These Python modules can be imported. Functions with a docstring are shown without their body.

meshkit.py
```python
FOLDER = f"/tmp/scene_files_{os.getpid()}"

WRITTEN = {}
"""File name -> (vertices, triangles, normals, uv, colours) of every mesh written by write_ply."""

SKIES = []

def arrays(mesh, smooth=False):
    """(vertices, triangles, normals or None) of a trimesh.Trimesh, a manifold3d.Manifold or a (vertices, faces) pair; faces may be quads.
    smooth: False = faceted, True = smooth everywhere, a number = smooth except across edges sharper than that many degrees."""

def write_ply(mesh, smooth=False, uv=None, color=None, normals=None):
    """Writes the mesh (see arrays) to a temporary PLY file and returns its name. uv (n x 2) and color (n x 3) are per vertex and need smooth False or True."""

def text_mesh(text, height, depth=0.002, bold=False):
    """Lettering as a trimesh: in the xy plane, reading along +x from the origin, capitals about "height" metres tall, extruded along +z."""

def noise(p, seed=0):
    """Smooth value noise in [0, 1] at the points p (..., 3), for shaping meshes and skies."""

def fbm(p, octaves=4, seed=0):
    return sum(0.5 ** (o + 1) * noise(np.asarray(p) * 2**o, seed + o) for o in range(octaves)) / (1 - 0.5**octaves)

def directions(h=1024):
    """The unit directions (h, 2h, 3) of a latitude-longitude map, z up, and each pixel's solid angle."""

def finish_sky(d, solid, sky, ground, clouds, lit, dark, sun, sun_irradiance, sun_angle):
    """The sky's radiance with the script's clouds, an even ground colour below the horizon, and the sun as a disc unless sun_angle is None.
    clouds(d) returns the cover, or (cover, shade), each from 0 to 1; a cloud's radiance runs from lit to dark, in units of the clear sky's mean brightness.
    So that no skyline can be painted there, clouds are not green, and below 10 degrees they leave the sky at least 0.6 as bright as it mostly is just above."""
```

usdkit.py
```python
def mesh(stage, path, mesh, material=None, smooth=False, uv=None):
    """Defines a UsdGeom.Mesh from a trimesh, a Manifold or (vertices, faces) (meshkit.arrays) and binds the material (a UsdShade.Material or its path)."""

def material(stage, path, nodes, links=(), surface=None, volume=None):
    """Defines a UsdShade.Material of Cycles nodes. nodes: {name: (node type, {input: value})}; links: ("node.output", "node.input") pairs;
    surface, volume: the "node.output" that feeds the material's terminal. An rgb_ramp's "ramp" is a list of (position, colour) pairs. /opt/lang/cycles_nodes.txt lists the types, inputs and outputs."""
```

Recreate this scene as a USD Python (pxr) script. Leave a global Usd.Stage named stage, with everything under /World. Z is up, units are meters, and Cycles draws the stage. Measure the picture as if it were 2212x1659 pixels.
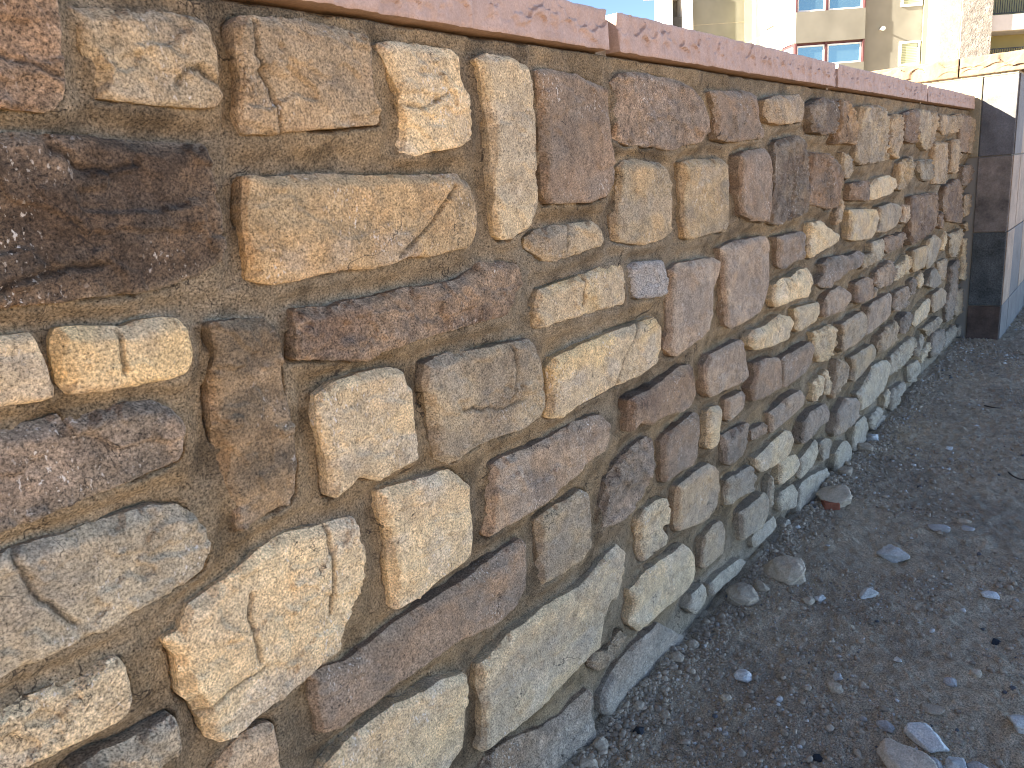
import math, random
import numpy as np, trimesh, shapely, usdkit
from shapely.geometry import Polygon
from scipy.spatial import Delaunay
from scipy.ndimage import distance_transform_edt, gaussian_filter, map_coordinates
from scipy.spatial import cKDTree
from pxr import Usd, UsdGeom, UsdLux, UsdShade, Gf, Sdf, Vt
from meshkit import fbm, noise

stage = Usd.Stage.CreateInMemory()
UsdGeom.SetStageUpAxis(stage, UsdGeom.Tokens.z)
UsdGeom.SetStageMetersPerUnit(stage, 1.0)
UsdGeom.Xform.Define(stage, '/World')
UsdGeom.Scope.Define(stage, '/World/Looks')
T = Sdf.ValueTypeNames

# ------------------------------------------------------------------ camera, sky, sun, exposure
YAW, PITCH, ROLL = np.radians([39.287, -14.368, -4.458])
EYE = np.array([0.0, -0.70, 1.004])
_f = np.array([math.cos(YAW)*math.cos(PITCH), math.sin(YAW)*math.cos(PITCH), math.sin(PITCH)])
_r = np.array([math.sin(YAW), -math.cos(YAW), 0.0]); _u = np.cross(_r, _f)
CR = math.cos(ROLL)*_r + math.sin(ROLL)*_u
CU = -math.sin(ROLL)*_r + math.cos(ROLL)*_u
cam = UsdGeom.Camera.Define(stage, '/World/camera')
cam.AddTransformOp().Set(Gf.Matrix4d(*CR, 0, *CU, 0, *(-_f), 0, *EYE, 1))
cam.CreateHorizontalApertureAttr(36.0); cam.CreateVerticalApertureAttr(27.0)
cam.CreateFocalLengthAttr(36.0*1664.4/2212)
cam.CreateClippingRangeAttr(Gf.Vec2f(0.01, 5000))
cam.CreateExposureAttr(3.05)

SUN_AZ = math.atan2(-0.77, 0.64); SUN_EL = math.radians(23.5)
sun_dir = np.array([math.sin(SUN_AZ)*math.cos(SUN_EL), math.cos(SUN_AZ)*math.cos(SUN_EL), math.sin(SUN_EL)])
sun = UsdLux.DistantLight.Define(stage, '/World/sun')
sun.CreateIntensityAttr(1.25); sun.CreateAngleAttr(0.53); sun.CreateNormalizeAttr(True)
sun.CreateColorAttr(Gf.Vec3f(1.0, 0.89, 0.72))
zx = np.cross([0, 0, 1.0], sun_dir); zx /= np.linalg.norm(zx); zy = np.cross(sun_dir, zx)
sun.AddTransformOp().Set(Gf.Matrix4d(*zx, 0, *zy, 0, *sun_dir, 0, 0, 0, 50, 1))
sky = UsdLux.DomeLight.Define(stage, '/World/sky')
skym = usdkit.material(stage, '/World/Looks/sky_air', {
    's': ('sky_texture', {'sky_type': 'single_scattering', 'sun_disc': False, 'sun_elevation': SUN_EL, 'sun_rotation': SUN_AZ, 'air_density': 0.42, 'aerosol_density': 0.3, 'ozone_density': 1.0}),
    'b': ('background_shader', {'strength': 0.05})}, [('s.color', 'b.color')], surface='b.background')
UsdShade.MaterialBindingAPI.Apply(sky.GetPrim()).Bind(skym)
sky.GetPrim().SetCustomDataByKey('kind', 'structure')

# ------------------------------------------------------------------ helpers
used = {}
def numbered(parent, name):
    k = (parent, name); n = used.get(k, 0); used[k] = n + 1
    return f'{parent}/{name}' + (f'_{n:03d}' if n else '')
def tag(p, label=None, cat=None, group=None, kind=None):
    for k, v in (('label', label), ('category', cat), ('group', group), ('kind', kind)):
        if v: p.SetCustomDataByKey(k, v)
    return p
def thing(name, label, cat, loc=(0, 0, 0), group=None):
    x = UsdGeom.Xform.Define(stage, numbered('/World', name))
    x.AddTranslateOp().Set(Gf.Vec3d(*map(float, loc)))
    return tag(x.GetPrim(), label, cat, group)
def put(name, mesh, mat, parent=None, smooth=False, tint=None):
    path = numbered(str(parent.GetPath()) if parent else '/World', name)
    m = usdkit.mesh(stage, path, mesh, mat, smooth=smooth)
    if tint is not None:
        UsdGeom.PrimvarsAPI(m).CreatePrimvar('tint', T.Color3fArray, 'vertex').Set(Vt.Vec3fArray.FromNumpy(np.asarray(tint, np.float32)))
    return m.GetPrim()
def smoothstep(a, b, x):
    t = np.clip((x-a)/(b-a), 0, 1); return t*t*(3-2*t)
def join(ms): return trimesh.util.concatenate(ms)
def box(a, b):
    a, b = np.minimum(a, b), np.maximum(a, b)
    m = trimesh.creation.box(extents=b-a); m.apply_translation((a+b)/2); return m
def bevel_box(a, b, r):
    a, b = np.minimum(a, b).astype(float), np.maximum(a, b).astype(float)
    pts = []
    for k in range(3):
        lo, hi = a+r, b-r; lo[k], hi[k] = a[k], b[k]
        pts += [[(lo, hi)[i][0], (lo, hi)[j][1], (lo, hi)[l][2]] for i in (0, 1) for j in (0, 1) for l in (0, 1)]
    return trimesh.convex.convex_hull(np.array(pts))
def grid_faces(n, m):
    i = np.arange(n-1)[:, None]*m + np.arange(m-1)[None]
    i = i.ravel(); return np.stack([i, i+m, i+m+1, i+1], 1)

# ------------------------------------------------------------------ materials
def M(name, nodes, links, surface='p.BSDF'):
    return usdkit.material(stage, f'/World/Looks/{name}', nodes, links, surface=surface)
def grainy(name, base, amp1=.27, s1=60., amp2=.75, s2=380., pale=None, pale_at=.66, bump=1.0, bump_dist=.0012, rough=.92, pits=.35, pit_scale=240., crack=True, spec=.25, crack_at=.52):
    """stone / mortar / dirt: base colour (or the mesh's tint) x mottling x grain, dark pits, pale scuffs, hair cracks, bump."""
    N = {'g': ('geometry', {}),
         'n1': ('noise_texture', {'scale': s1, 'detail': 6.0, 'roughness': .62}),
         'n2': ('noise_texture', {'scale': s2, 'detail': 4.0, 'roughness': .75}),
         'm1': ('map_range', {'from_min': .3, 'from_max': .7, 'to_min': 1-amp1, 'to_max': 1+amp1}),
         'm2': ('map_range', {'from_min': .32, 'from_max': .68, 'to_min': 1-amp2, 'to_max': 1+amp2}),
         'mm': ('math', {'math_type': 'multiply'}),
         'sc': ('vector_math', {'math_type': 'scale'}),
         'v': ('voronoi_texture', {'scale': pit_scale, 'randomness': 1.0, 'feature': 'f1'}),
         'vm': ('map_range', {'from_min': .10, 'from_max': .26, 'to_min': 1.0, 'to_max': 0.0, 'clamp': True}),
         'pm': ('map_range', {'from_min': .5, 'from_max': .62, 'to_min': 0.0, 'to_max': 1.0, 'clamp': True}),
         'pf': ('math', {'math_type': 'multiply'}),
         'pk': ('math', {'math_type': 'multiply', 'value2': pits}),
         'dk': ('mix', {'mix_type': 'mix', 'color2': (.02, .016, .012)}),
         'p': ('principled_bsdf', {'roughness': rough, 'specular_ior_level': spec}),
         'h1': ('math', {'math_type': 'multiply', 'value2': .7}),
         'h2': ('math', {'math_type': 'multiply_add', 'value2': .45}),
         'h3': ('math', {'math_type': 'multiply_add', 'value2': -.5}),
         'b': ('bump', {'strength': bump, 'distance': bump_dist})}
    L = [('g.position', 'n1.vector'), ('g.position', 'n2.vector'), ('g.position', 'v.vector'), ('n1.fac', 'm1.value'), ('n2.fac', 'm2.value'),
         ('m1.result', 'mm.value1'), ('m2.result', 'mm.value2'), ('mm.value', 'sc.scale'),
         ('v.distance', 'vm.value'), ('n1.fac', 'pm.value'), ('vm.result', 'pf.value1'), ('pm.result', 'pf.value2'), ('pf.value', 'pk.value1'),
         ('sc.vector', 'dk.color1'), ('pk.value', 'dk.fac'),
         ('n1.fac', 'h1.value1'), ('n2.fac', 'h2.value1'), ('h1.value', 'h2.value3'), ('pf.value', 'h3.value1'), ('h2.value', 'h3.value3'), ('h3.value', 'b.height'), ('b.normal', 'p.normal')]
    if base is None:
        N['a'] = ('attribute', {'attribute': 'tint'}); L.append(('a.color', 'sc.vector1'))
    else:
        N['sc'][1]['vector1'] = base
    col = 'dk.color'
    if pale is not None:
        N |= {'mp': ('mapping', {'mapping_type': 'point', 'scale': (1.0, 1.0, .55), 'rotation': (0, .6, 0)}),
              'n3': ('noise_texture', {'scale': 260., 'detail': 4.0, 'roughness': .6}), 'n4': ('noise_texture', {'scale': 11., 'detail': 3.0}),
              'r3': ('map_range', {'from_min': pale_at, 'from_max': pale_at+.06, 'to_min': 0., 'to_max': 1., 'clamp': True}),
              'r4': ('map_range', {'from_min': .5, 'from_max': .66, 'to_min': 0., 'to_max': 1., 'clamp': True}),
              'f4': ('math', {'math_type': 'multiply'}), 'pl': ('mix', {'mix_type': 'mix', 'color2': pale})}
        L += [('g.position', 'mp.vector'), ('mp.vector', 'n3.vector'), ('g.position', 'n4.vector'), ('n3.fac', 'r3.value'), ('n4.fac', 'r4.value'),
              ('r3.result', 'f4.value1'), ('r4.result', 'f4.value2'), ('f4.value', 'pl.fac'), (col, 'pl.color1')]
        col = 'pl.color'
    if crack:
        N |= {'n5': ('noise_texture', {'scale': 6.5, 'detail': 5.0, 'roughness': .55, 'distortion': .6}), 'n6': ('noise_texture', {'scale': 9., 'detail': 1.0}),
              's5': ('math', {'math_type': 'subtract', 'value2': .5}), 'a5': ('math', {'math_type': 'absolute'}),
              'r5': ('map_range', {'from_min': .0012, 'from_max': .0035, 'to_min': 1., 'to_max': 0., 'clamp': True}),
              'r6': ('map_range', {'from_min': crack_at, 'from_max': crack_at+.08, 'to_min': 0., 'to_max': .75, 'clamp': True}),
              'f5': ('math', {'math_type': 'multiply'}), 'ck': ('mix', {'mix_type': 'mix', 'color2': (.02, .016, .014)})}
        L += [('g.position', 'n5.vector'), ('g.position', 'n6.vector'), ('n5.fac', 's5.value1'), ('s5.value', 'a5.value1'), ('a5.value', 'r5.value'), ('n6.fac', 'r6.value'),
              ('r5.result', 'f5.value1'), ('r6.result', 'f5.value2'), ('f5.value', 'ck.fac'), (col, 'ck.color1')]
        col = 'ck.color'
    L.append((col, 'p.base_color'))
    return M(name, N, L)
def plain(name, col, rough=.7, spec=.3, var=.12, scale=3.0):
    return M(name, {'g': ('geometry', {}), 'n': ('noise_texture', {'scale': scale, 'detail': 5.0}), 'm': ('map_range', {'from_min': .3, 'from_max': .7, 'to_min': 1-var, 'to_max': 1+var}),
                    'sc': ('vector_math', {'math_type': 'scale', 'vector1': col}), 'p': ('principled_bsdf', {'roughness': rough, 'specular_ior_level': spec})},
             [('g.position', 'n.vector'), ('n.fac', 'm.value'), ('m.result', 'sc.scale'), ('sc.vector', 'p.base_color')])

PALE = (.62, .56, .47)
m_stone = grainy('wall_stone', None, pale=PALE, pale_at=.60, pits=.55)
m_rough = grainy('wall_stone_rough', None, amp1=.45, amp2=.9, pale=PALE, pale_at=.60, bump=1.0, bump_dist=.0022, pits=.6)
m_layer = grainy('wall_stone_layered', None, amp1=.3, amp2=.55, s1=45., s2=260., pale=PALE, pale_at=.60, bump_dist=.002, pits=.4)
m_speckle = grainy('speckled_stone', (.30, .265, .22), amp1=.3, s1=160., amp2=.95, s2=420., pits=.95, pit_scale=330., crack=False)
m_mortar = grainy('mortar', None, amp1=.3, s1=34., amp2=.85, s2=400., pits=.9, pit_scale=330., bump_dist=.0038, rough=.97, spec=.1, crack_at=.44)
m_cap = grainy('pink_cap_stone', (.41, .295, .24), amp1=.14, s1=25., amp2=.16, s2=300., pits=.3, bump_dist=.0006, crack=False)
m_sandcap = grainy('sandy_cap_stone', (.205, .148, .10), amp1=.2, s1=14., amp2=.12, s2=160., pits=.1, bump_dist=.0012, crack=False)
m_dirt = grainy('dirt', None, amp1=.3, s1=26., amp2=.8, s2=330., pale=(.62, .58, .52), pale_at=.62, pits=.6, pit_scale=300., bump_dist=.005, rough=.98, crack=False, spec=.1)
m_gravel = grainy('gravel', None, amp1=.25, s1=120., amp2=.35, s2=700., pits=.3, crack=False, bump_dist=.0006)

# ------------------------------------------------------------------ ground
STONES = [
('brown','rough',[[256,1182],[316,1191],[316,1177],[316,1164],[314,1151],[310,1135],[308,1119],[303,1100],[296,1093],[288,1090],[272,1091],[255,1092],[236,1092]],None),
('greytan','flake',[[324,1177],[404,1181],[443,1180],[449,1171],[452,1148],[451,1122],[453,1108],[445,1100],[424,1097],[378,1099],[334,1104],[331,1111],[334,1135],[331,1143],[329,1161]],None),
('tan','flake',[[476,1178],[485,1185],[502,1186],[558,1188],[604,1187],[643,1182],[649,1169],[648,1139],[651,1114],[656,1088],[649,1085],[586,1080],[531,1076],[482,1073],[470,1074],[467,1095],[472,1113],[472,1142]],None),
('cream','flake',[[668,1176],[693,1180],[748,1182],[798,1179],[807,1171],[807,1148],[816,1127],[820,1098],[813,1070],[795,1060],[759,1054],[708,1050],[681,1052],[689,1069],[693,1095],[693,1124],[684,1144],[669,1166]],None),
('creamgrey','smooth',[[838,1171],[858,1177],[911,1178],[950,1169],[957,1148],[955,1116],[952,1068],[947,1019],[948,982],[941,961],[924,946],[910,938],[881,930],[864,930],[849,938],[848,963],[849,988],[847,1020],[854,1050],[856,1086],[852,1116],[850,1134],[845,1157]],None),
('purple','smooth',[[977,1165],[1007,1169],[1086,1165],[1133,1157],[1162,1150],[1164,1123],[1165,1077],[1174,1030],[1164,993],[1146,975],[1101,968],[1017,971],[978,973],[969,995],[975,1035],[973,1068],[976,1117],[974,1149]],None),
('purple','rough',[[1191,1160],[1223,1176],[1271,1182],[1356,1179],[1450,1176],[1500,1163],[1525,1142],[1546,1112],[1551,1079],[1522,1061],[1445,1054],[1415,1046],[1376,1046],[1325,1053],[1221,1058],[1194,1068],[1193,1096],[1187,1114],[1204,1133]],None),
('purple','flake',[[1569,1161],[1765,1171],[1814,1167],[1834,1131],[1863,1092],[1858,1069],[1733,1062],[1637,1060],[1601,1067],[1602,1113]],None),
('goldtan','smooth',[[1198,1022],[1219,1033],[1281,1034],[1347,1026],[1375,1015],[1385,991],[1384,938],[1380,894],[1339,885],[1267,881],[1209,890],[1177,898],[1178,942],[1195,980],[1202,1010]],None),
('goldtan','smooth',[[1444,1026],[1483,1028],[1632,1028],[1651,1017],[1653,960],[1644,882],[1629,872],[1581,876],[1462,872],[1437,877],[1428,900],[1428,945],[1433,980]],None),
('dark', 'rough', [[232, 1072], [251, 1074], [275, 1074], [314, 1072], [374, 1069], [425, 1065], [428, 1048], [427, 998], [428, 967], [419, 954], [398, 943], [356, 937], [314, 937], [266, 938], [223, 941], [204, 942]], 'large dark brown stone with white scuffs'),
('gold', 'smooth', [[462, 1035], [500, 1033], [560, 1032], [629, 1029], [779, 1025], [796, 1015], [803, 1000], [804, 970], [799, 947], [789, 933], [777, 928], [732, 927], [699, 925], [668, 930], [650, 926], [612, 923], [561, 927], [513, 925], [475, 923], [455, 928], [449, 932], [451, 952], [452, 980], [455, 1007]], 'long golden stone with a diagonal crack'),
('purplebrown','rough',[[501,893],[546,889],[597,889],[664,891],[705,887],[772,890],[802,898],[818,906],[877,898],[901,894],[905,878],[900,864],[885,854],[859,824],[838,824],[787,824],[728,824],[684,824],[643,821],[605,822],[585,815],[552,824],[512,834],[489,840],[493,858],[496,876]],None),
('goldcream','smooth',[[199,920],[218,919],[242,918],[244,909],[247,893],[248,878],[250,870],[248,860],[235,859],[206,863],[187,865]],None),
('goldcream','smooth',[[261,918],[284,915],[308,911],[318,908],[335,911],[354,910],[369,907],[375,897],[375,876],[372,862],[363,853],[351,852],[332,853],[287,856],[261,859],[257,860],[253,871],[253,887],[255,906]],None),
('browntan','flake',[[400,895],[415,897],[449,892],[465,888],[475,878],[477,861],[475,830],[475,809],[476,769],[473,724],[466,692],[455,682],[432,680],[410,678],[394,676],[389,679],[391,700],[385,741],[386,790],[388,825],[399,865]],None),
('greypurple','rough',[[183,847],[202,846],[232,844],[255,844],[284,841],[309,839],[334,834],[348,823],[353,813],[353,800],[348,780],[343,773],[323,768],[301,767],[273,765],[248,764],[220,763],[184,760],[164,759]],None),
('greycream','flake',[[160,743],[180,744],[201,743],[224,742],[268,738],[309,735],[338,725],[348,713],[357,694],[357,675],[345,655],[323,648],[277,647],[254,641],[213,640],[176,643],[158,642],[138,642]],None),
('cream', 'flake', [[296, 595], [295, 602], [310, 602], [316, 611], [326, 624], [345, 627], [365, 631], [384, 637], [408, 645], [449, 649], [499, 640], [530, 636], [541, 631], [544, 613], [548, 588], [541, 555], [525, 523], [504, 503], [491, 481], [468, 478], [433, 470], [401, 465], [370, 462], [346, 457], [327, 463], [316, 475], [312, 497], [310, 519], [301, 533], [301, 554], [303, 576]], 'big round-ended cream stone with chipped layers'),
('cream','rough',[[132,614],[152,614],[187,610],[216,608],[237,610],[252,608],[255,599],[254,585],[253,564],[247,551],[235,549],[204,549],[175,552],[161,554],[132,554],[119,555]],None),
('greydark','rough',[[280,521],[287,521],[288,502],[287,485],[282,478],[270,478],[242,472],[181,488],[178,510],[193,526],[220,526],[251,520]],None),
('pinkcream','smooth',[[378,447],[392,441],[392,424],[393,408],[389,395],[392,371],[358,371],[302,403],[316,421],[327,434],[342,443],[360,448]],None),
('cream','smooth',[[584,651],[616,648],[670,639],[713,633],[730,619],[742,601],[742,562],[738,518],[731,499],[713,495],[679,491],[657,490],[624,483],[582,488],[579,494],[584,537],[587,569],[585,600],[579,629]],None),
('cream','smooth',[[510,793],[534,802],[576,804],[626,798],[641,792],[647,779],[655,763],[652,733],[651,694],[648,672],[636,671],[600,669],[580,667],[568,673],[549,681],[532,674],[514,670],[509,673],[511,689],[510,718],[507,739],[504,757],[505,781]],None),
('greytan','flake',[[688,789],[713,794],[785,788],[863,782],[911,779],[918,766],[928,742],[936,708],[937,691],[933,664],[918,651],[875,646],[846,645],[816,650],[759,650],[726,644],[710,644],[689,656],[687,673],[686,699],[682,732],[682,764]],None),
('goldcream','smooth',[[953,721],[971,736],[1045,739],[1137,743],[1240,742],[1294,744],[1311,725],[1307,680],[1283,655],[1225,646],[1149,647],[1064,642],[1017,640],[976,634],[944,642],[957,667],[956,692]],None),
('goldcream','flake',[[943,831],[952,846],[1056,853],[1139,859],[1194,867],[1206,851],[1204,822],[1193,786],[1122,786],[1015,787],[951,788],[933,789],[932,815]],None),
('speckle', 'rough', [[1224, 847], [1251, 853], [1356, 843], [1364, 822], [1360, 780], [1337, 775], [1243, 786], [1228, 814]], 'small pale grey stone with dark speckles'),
('greytan','flake',[[927,927],[952,937],[999,940],[1047,939],[1099,939],[1122,929],[1136,910],[1119,895],[1059,890],[993,885],[963,890],[929,912]],None),
('pinkgrey','smooth',[[1374,821],[1408,830],[1488,828],[1572,824],[1603,814],[1591,787],[1559,755],[1555,705],[1533,670],[1482,658],[1389,646],[1369,652],[1344,672],[1368,702],[1375,759],[1376,793]],None),
('pinkgrey','smooth',[[1621,839],[1698,844],[1837,843],[1889,839],[1899,781],[1897,724],[1879,697],[1840,658],[1789,655],[1664,650],[1636,664],[1631,704],[1628,782]],None),
('purple','smooth',[[1722,1032],[1770,1043],[1870,1045],[1891,1018],[1899,959],[1894,905],[1882,874],[1785,883],[1722,901],[1717,947],[1717,997]],None),
('tan','flake',[[1856,1153],[1924,1165],[2097,1174],[2133,1163],[2140,1112],[2056,1105],[1942,1098],[1881,1103],[1863,1118]],None),
('darkgrey','layer',[[2197,1151],[2234,1160],[2301,1175],[2406,1172],[2430,1160],[2413,1103],[2393,1082],[2301,1076],[2209,1083],[2191,1118]],None),
('goldbrown','layer',[[2433,1173],[2534,1174],[2585,1152],[2598,1129],[2642,1099],[2603,1046],[2500,1053],[2405,1050],[2418,1096]],None),
('greytan','layer',[[2680,1165],[2862,1171],[2984,1162],[3022,1130],[3021,1064],[3002,994],[2880,987],[2683,986],[2650,999],[2655,1083]],None),
('tan','layer',[[3040,1138],[3117,1150],[3208,1144],[3200,1084],[3169,992],[3064,1009],[3028,1064]],None),
('purplebrown','layer',[[3207,1152],[3427,1174],[3474,1149],[3458,1115],[3451,1046],[3242,1052]],None),
('greytan','layer',[[3484,1172],[3681,1176],[3733,1154],[3706,1086],[3637,1014],[3544,1036],[3485,1072]],None),
('tan','layer',[[3746,1173],[3842,1171],[3858,1119],[3804,1072],[3736,1016],[3713,1062]],None),
('tan','layer',[[3923,1165],[4191,1163],[4387,1177],[4436,1146],[4333,1093],[4023,1078],[3893,1100]],None),
('purple','layer',[[4450,1174],[4635,1172],[4685,1117],[4614,993],[4441,1002],[4432,1093]],None),
('tan','layer',[[4677,1168],[4893,1167],[4928,1091],[4871,985],[4683,990],[4711,1090]],None),
('darkgrey','layer',[[1946,1055],[1981,1064],[2109,1077],[2146,1071],[2170,1036],[2178,976],[2184,934],[2165,874],[2049,868],[1948,859],[1910,868],[1903,915],[1920,958],[1928,1012]],None),
('brown','layer',[[2224,1033],[2368,1025],[2459,1006],[2490,972],[2486,918],[2459,870],[2360,870],[2217,895],[2211,932],[2219,991]],None),
('greytan','layer',[[2503,1029],[2597,1014],[2602,973],[2560,947],[2501,956]],None),
('brown','layer',[[2587,934],[2778,933],[2794,903],[2788,866],[2598,882]],None),
('cream','flake',[[2821,914],[2900,936],[3077,942],[3198,921],[3190,891],[3123,875],[2840,866],[2809,880]],None),
('goldtan','layer',[[3221,981],[3406,1000],[3493,975],[3448,923],[3280,877],[3206,882],[3215,940]],None),
('grey','layer',[[3525,980],[3755,980],[3830,919],[3809,891],[3623,898],[3527,938]],None),
('tan','layer',[[3830,1049],[4109,1047],[4138,960],[4093,865],[3843,876],[3852,943]],None),
('tan','layer',[[4172,1057],[4370,1061],[4427,1007],[4395,927],[4308,902],[4177,913],[4174,986]],None),
('purple','layer',[[4558,934],[4881,930],[4880,866],[4640,829],[4557,837]],None),
('purplebrown','layer',[[4097,854],[4427,876],[4491,806],[4540,747],[4601,692],[4565,648],[4208,686],[4097,754]],None),
('tan','layer',[[4604,784],[4887,781],[4909,731],[4774,672],[4634,675]],None),
('greypurple','flake',[[1952,830],[2130,828],[2143,793],[2141,752],[2061,753],[1985,745],[1971,755],[1960,797]],None),
('cream','flake',[[2225,843],[2319,840],[2364,820],[2476,789],[2459,767],[2326,754],[2227,744],[2207,757],[2216,794]],None),
('tan','layer',[[2498,895],[2519,876],[2486,830],[2455,817],[2451,853]],None),
('goldcream','smooth',[[2596,854],[2886,834],[2915,803],[2868,760],[2829,741],[2645,751],[2592,761],[2606,817]],None),
('greytan','smooth',[[2953,837],[3144,841],[3239,826],[3247,786],[3196,753],[3060,741],[2911,753],[2949,790]],None),
('pinkcream','layer',[[3269,824],[3369,818],[3395,775],[3354,747],[3283,758],[3315,787]],None),
('purplebrown','layer',[[3426,846],[3692,843],[3945,833],[3968,759],[3957,692],[3796,666],[3554,657],[3430,655],[3418,674],[3437,763]],None),
('brown','layer',[[4010,725],[4067,744],[4115,696],[4106,659],[4037,671]],None),
('cream','layer',[[4164,649],[4224,604],[4162,552],[4102,567]],None),
('greytan','layer',[[4302,615],[4658,614],[4658,545],[4496,484],[4366,500]],None),
('tan','layer',[[4692,633],[4874,640],[4921,599],[4765,588]],None),
('cream','layer',[[4708,557],[4900,543],[4915,436],[4803,319],[4708,344],[4748,455]],None),
('purple','layer',[[3064,719],[3167,721],[3212,708],[3353,716],[3351,690],[3311,663],[3102,660],[3059,677]],None),
('greycream','layer',[[2880,722],[3031,721],[3030,688],[3022,661],[2934,650],[2882,669]],None),
('goldtan','smooth',[[3502,628],[3733,623],[3744,582],[3711,532],[3524,535],[3501,562]],None),
('greytan','smooth',[[3803,642],[3950,648],[4087,613],[4064,584],[3934,529],[3791,512],[3765,539],[3767,599]],None),
('greypurple','flake',[[2329,718],[2417,726],[2546,718],[2593,706],[2714,714],[2755,699],[2727,660],[2593,659],[2495,650],[2411,648],[2393,636],[2322,647],[2287,662],[2332,689]],None),
('greytan','layer',[[2768,689],[2891,690],[2913,665],[2872,653],[2762,648],[2743,662]],None),
('pinkgrey','layer',[[2959,611],[3142,630],[3181,611],[3190,566],[3146,538],[2989,547],[2927,577]],None),
('cream','layer',[[3243,591],[3439,617],[3443,564],[3440,542],[3276,542],[3232,538]],None),
('tan','layer',[[4100,505],[4294,501],[4291,441],[4270,398],[4138,419]],None),
('grey','flake',[[3877,484],[3985,495],[4086,446],[4098,404],[3950,404],[3811,437]],None),
('greypurple','layer',[[4423,442],[4582,463],[4611,387],[4584,207],[4511,159],[4383,168],[4356,246],[4417,354]],None),
('greytan','layer',[[4664,281],[4788,283],[5020,259],[5046,197],[4963,138],[4673,147],[4622,176]],None),
('purplebrown','flake',[[2701,606],[2837,609],[2881,597],[2873,566],[2861,530],[2744,533],[2686,545],[2693,577]],None),
('browntan','flake',[[2898,562],[2949,558],[2935,527],[2892,525]],None),
('pinkgrey','layer',[[3248,492],[3469,485],[3477,452],[3428,411],[3256,416],[3214,442]],None),
('greypurple','layer',[[3516,499],[3600,505],[3627,468],[3566,434],[3513,440]],None),
('cream','layer',[[3664,498],[3736,507],[3756,466],[3707,440],[3644,471]],None),
('tan','smooth',[[3959,373],[4174,376],[4274,349],[4272,283],[4195,273],[3963,288],[3920,330]],None),
('cream','smooth',[[3615,336],[3719,359],[3910,366],[3924,319],[3873,285],[3609,289],[3560,310]],None),
('cream','flake',[[1943,711],[2010,720],[2052,714],[2193,724],[2210,705],[2214,650],[2186,644],[2058,649],[1944,654],[1927,676]],None),
('goldcream','smooth',[[2111,620],[2152,620],[2290,611],[2297,576],[2261,558],[2129,554],[2110,566],[2120,590]],None),
('pinkgrey','flake',[[2374,605],[2427,622],[2532,622],[2601,594],[2594,562],[2536,542],[2396,551],[2351,555],[2345,580]],None),
('tan','smooth',[[2530,501],[2776,502],[2804,466],[2771,416],[2704,405],[2545,407],[2518,424],[2538,469]],None),
('pinkgrey','smooth',[[2840,506],[3152,507],[3167,464],[3161,420],[3045,409],[2855,403],[2812,409],[2826,441]],None),
('cream','layer',[[2275,525],[2327,522],[2436,517],[2466,501],[2471,453],[2450,420],[2376,419],[2313,424],[2279,475]],None),
('cream','smooth',[[1795,623],[1890,617],[1972,629],[2042,613],[2053,587],[2015,556],[1891,560],[1795,572],[1772,588],[1775,612]],None),
('tan','layer',[[3039,365],[3126,378],[3303,373],[3311,334],[3280,297],[3092,295],[3024,299],[3005,330]],None),
('greypurple','layer',[[3351,364],[3443,380],[3520,371],[3508,316],[3396,302],[3346,312]],None),
('greytan','layer',[[3806,244],[3988,238],[4184,236],[4216,207],[4087,190],[3888,193]],None),
('goldtan','smooth',[[2665,362],[2767,360],[2911,358],[2946,335],[2920,301],[2800,286],[2682,273],[2658,287],[2681,322]],None),
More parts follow.
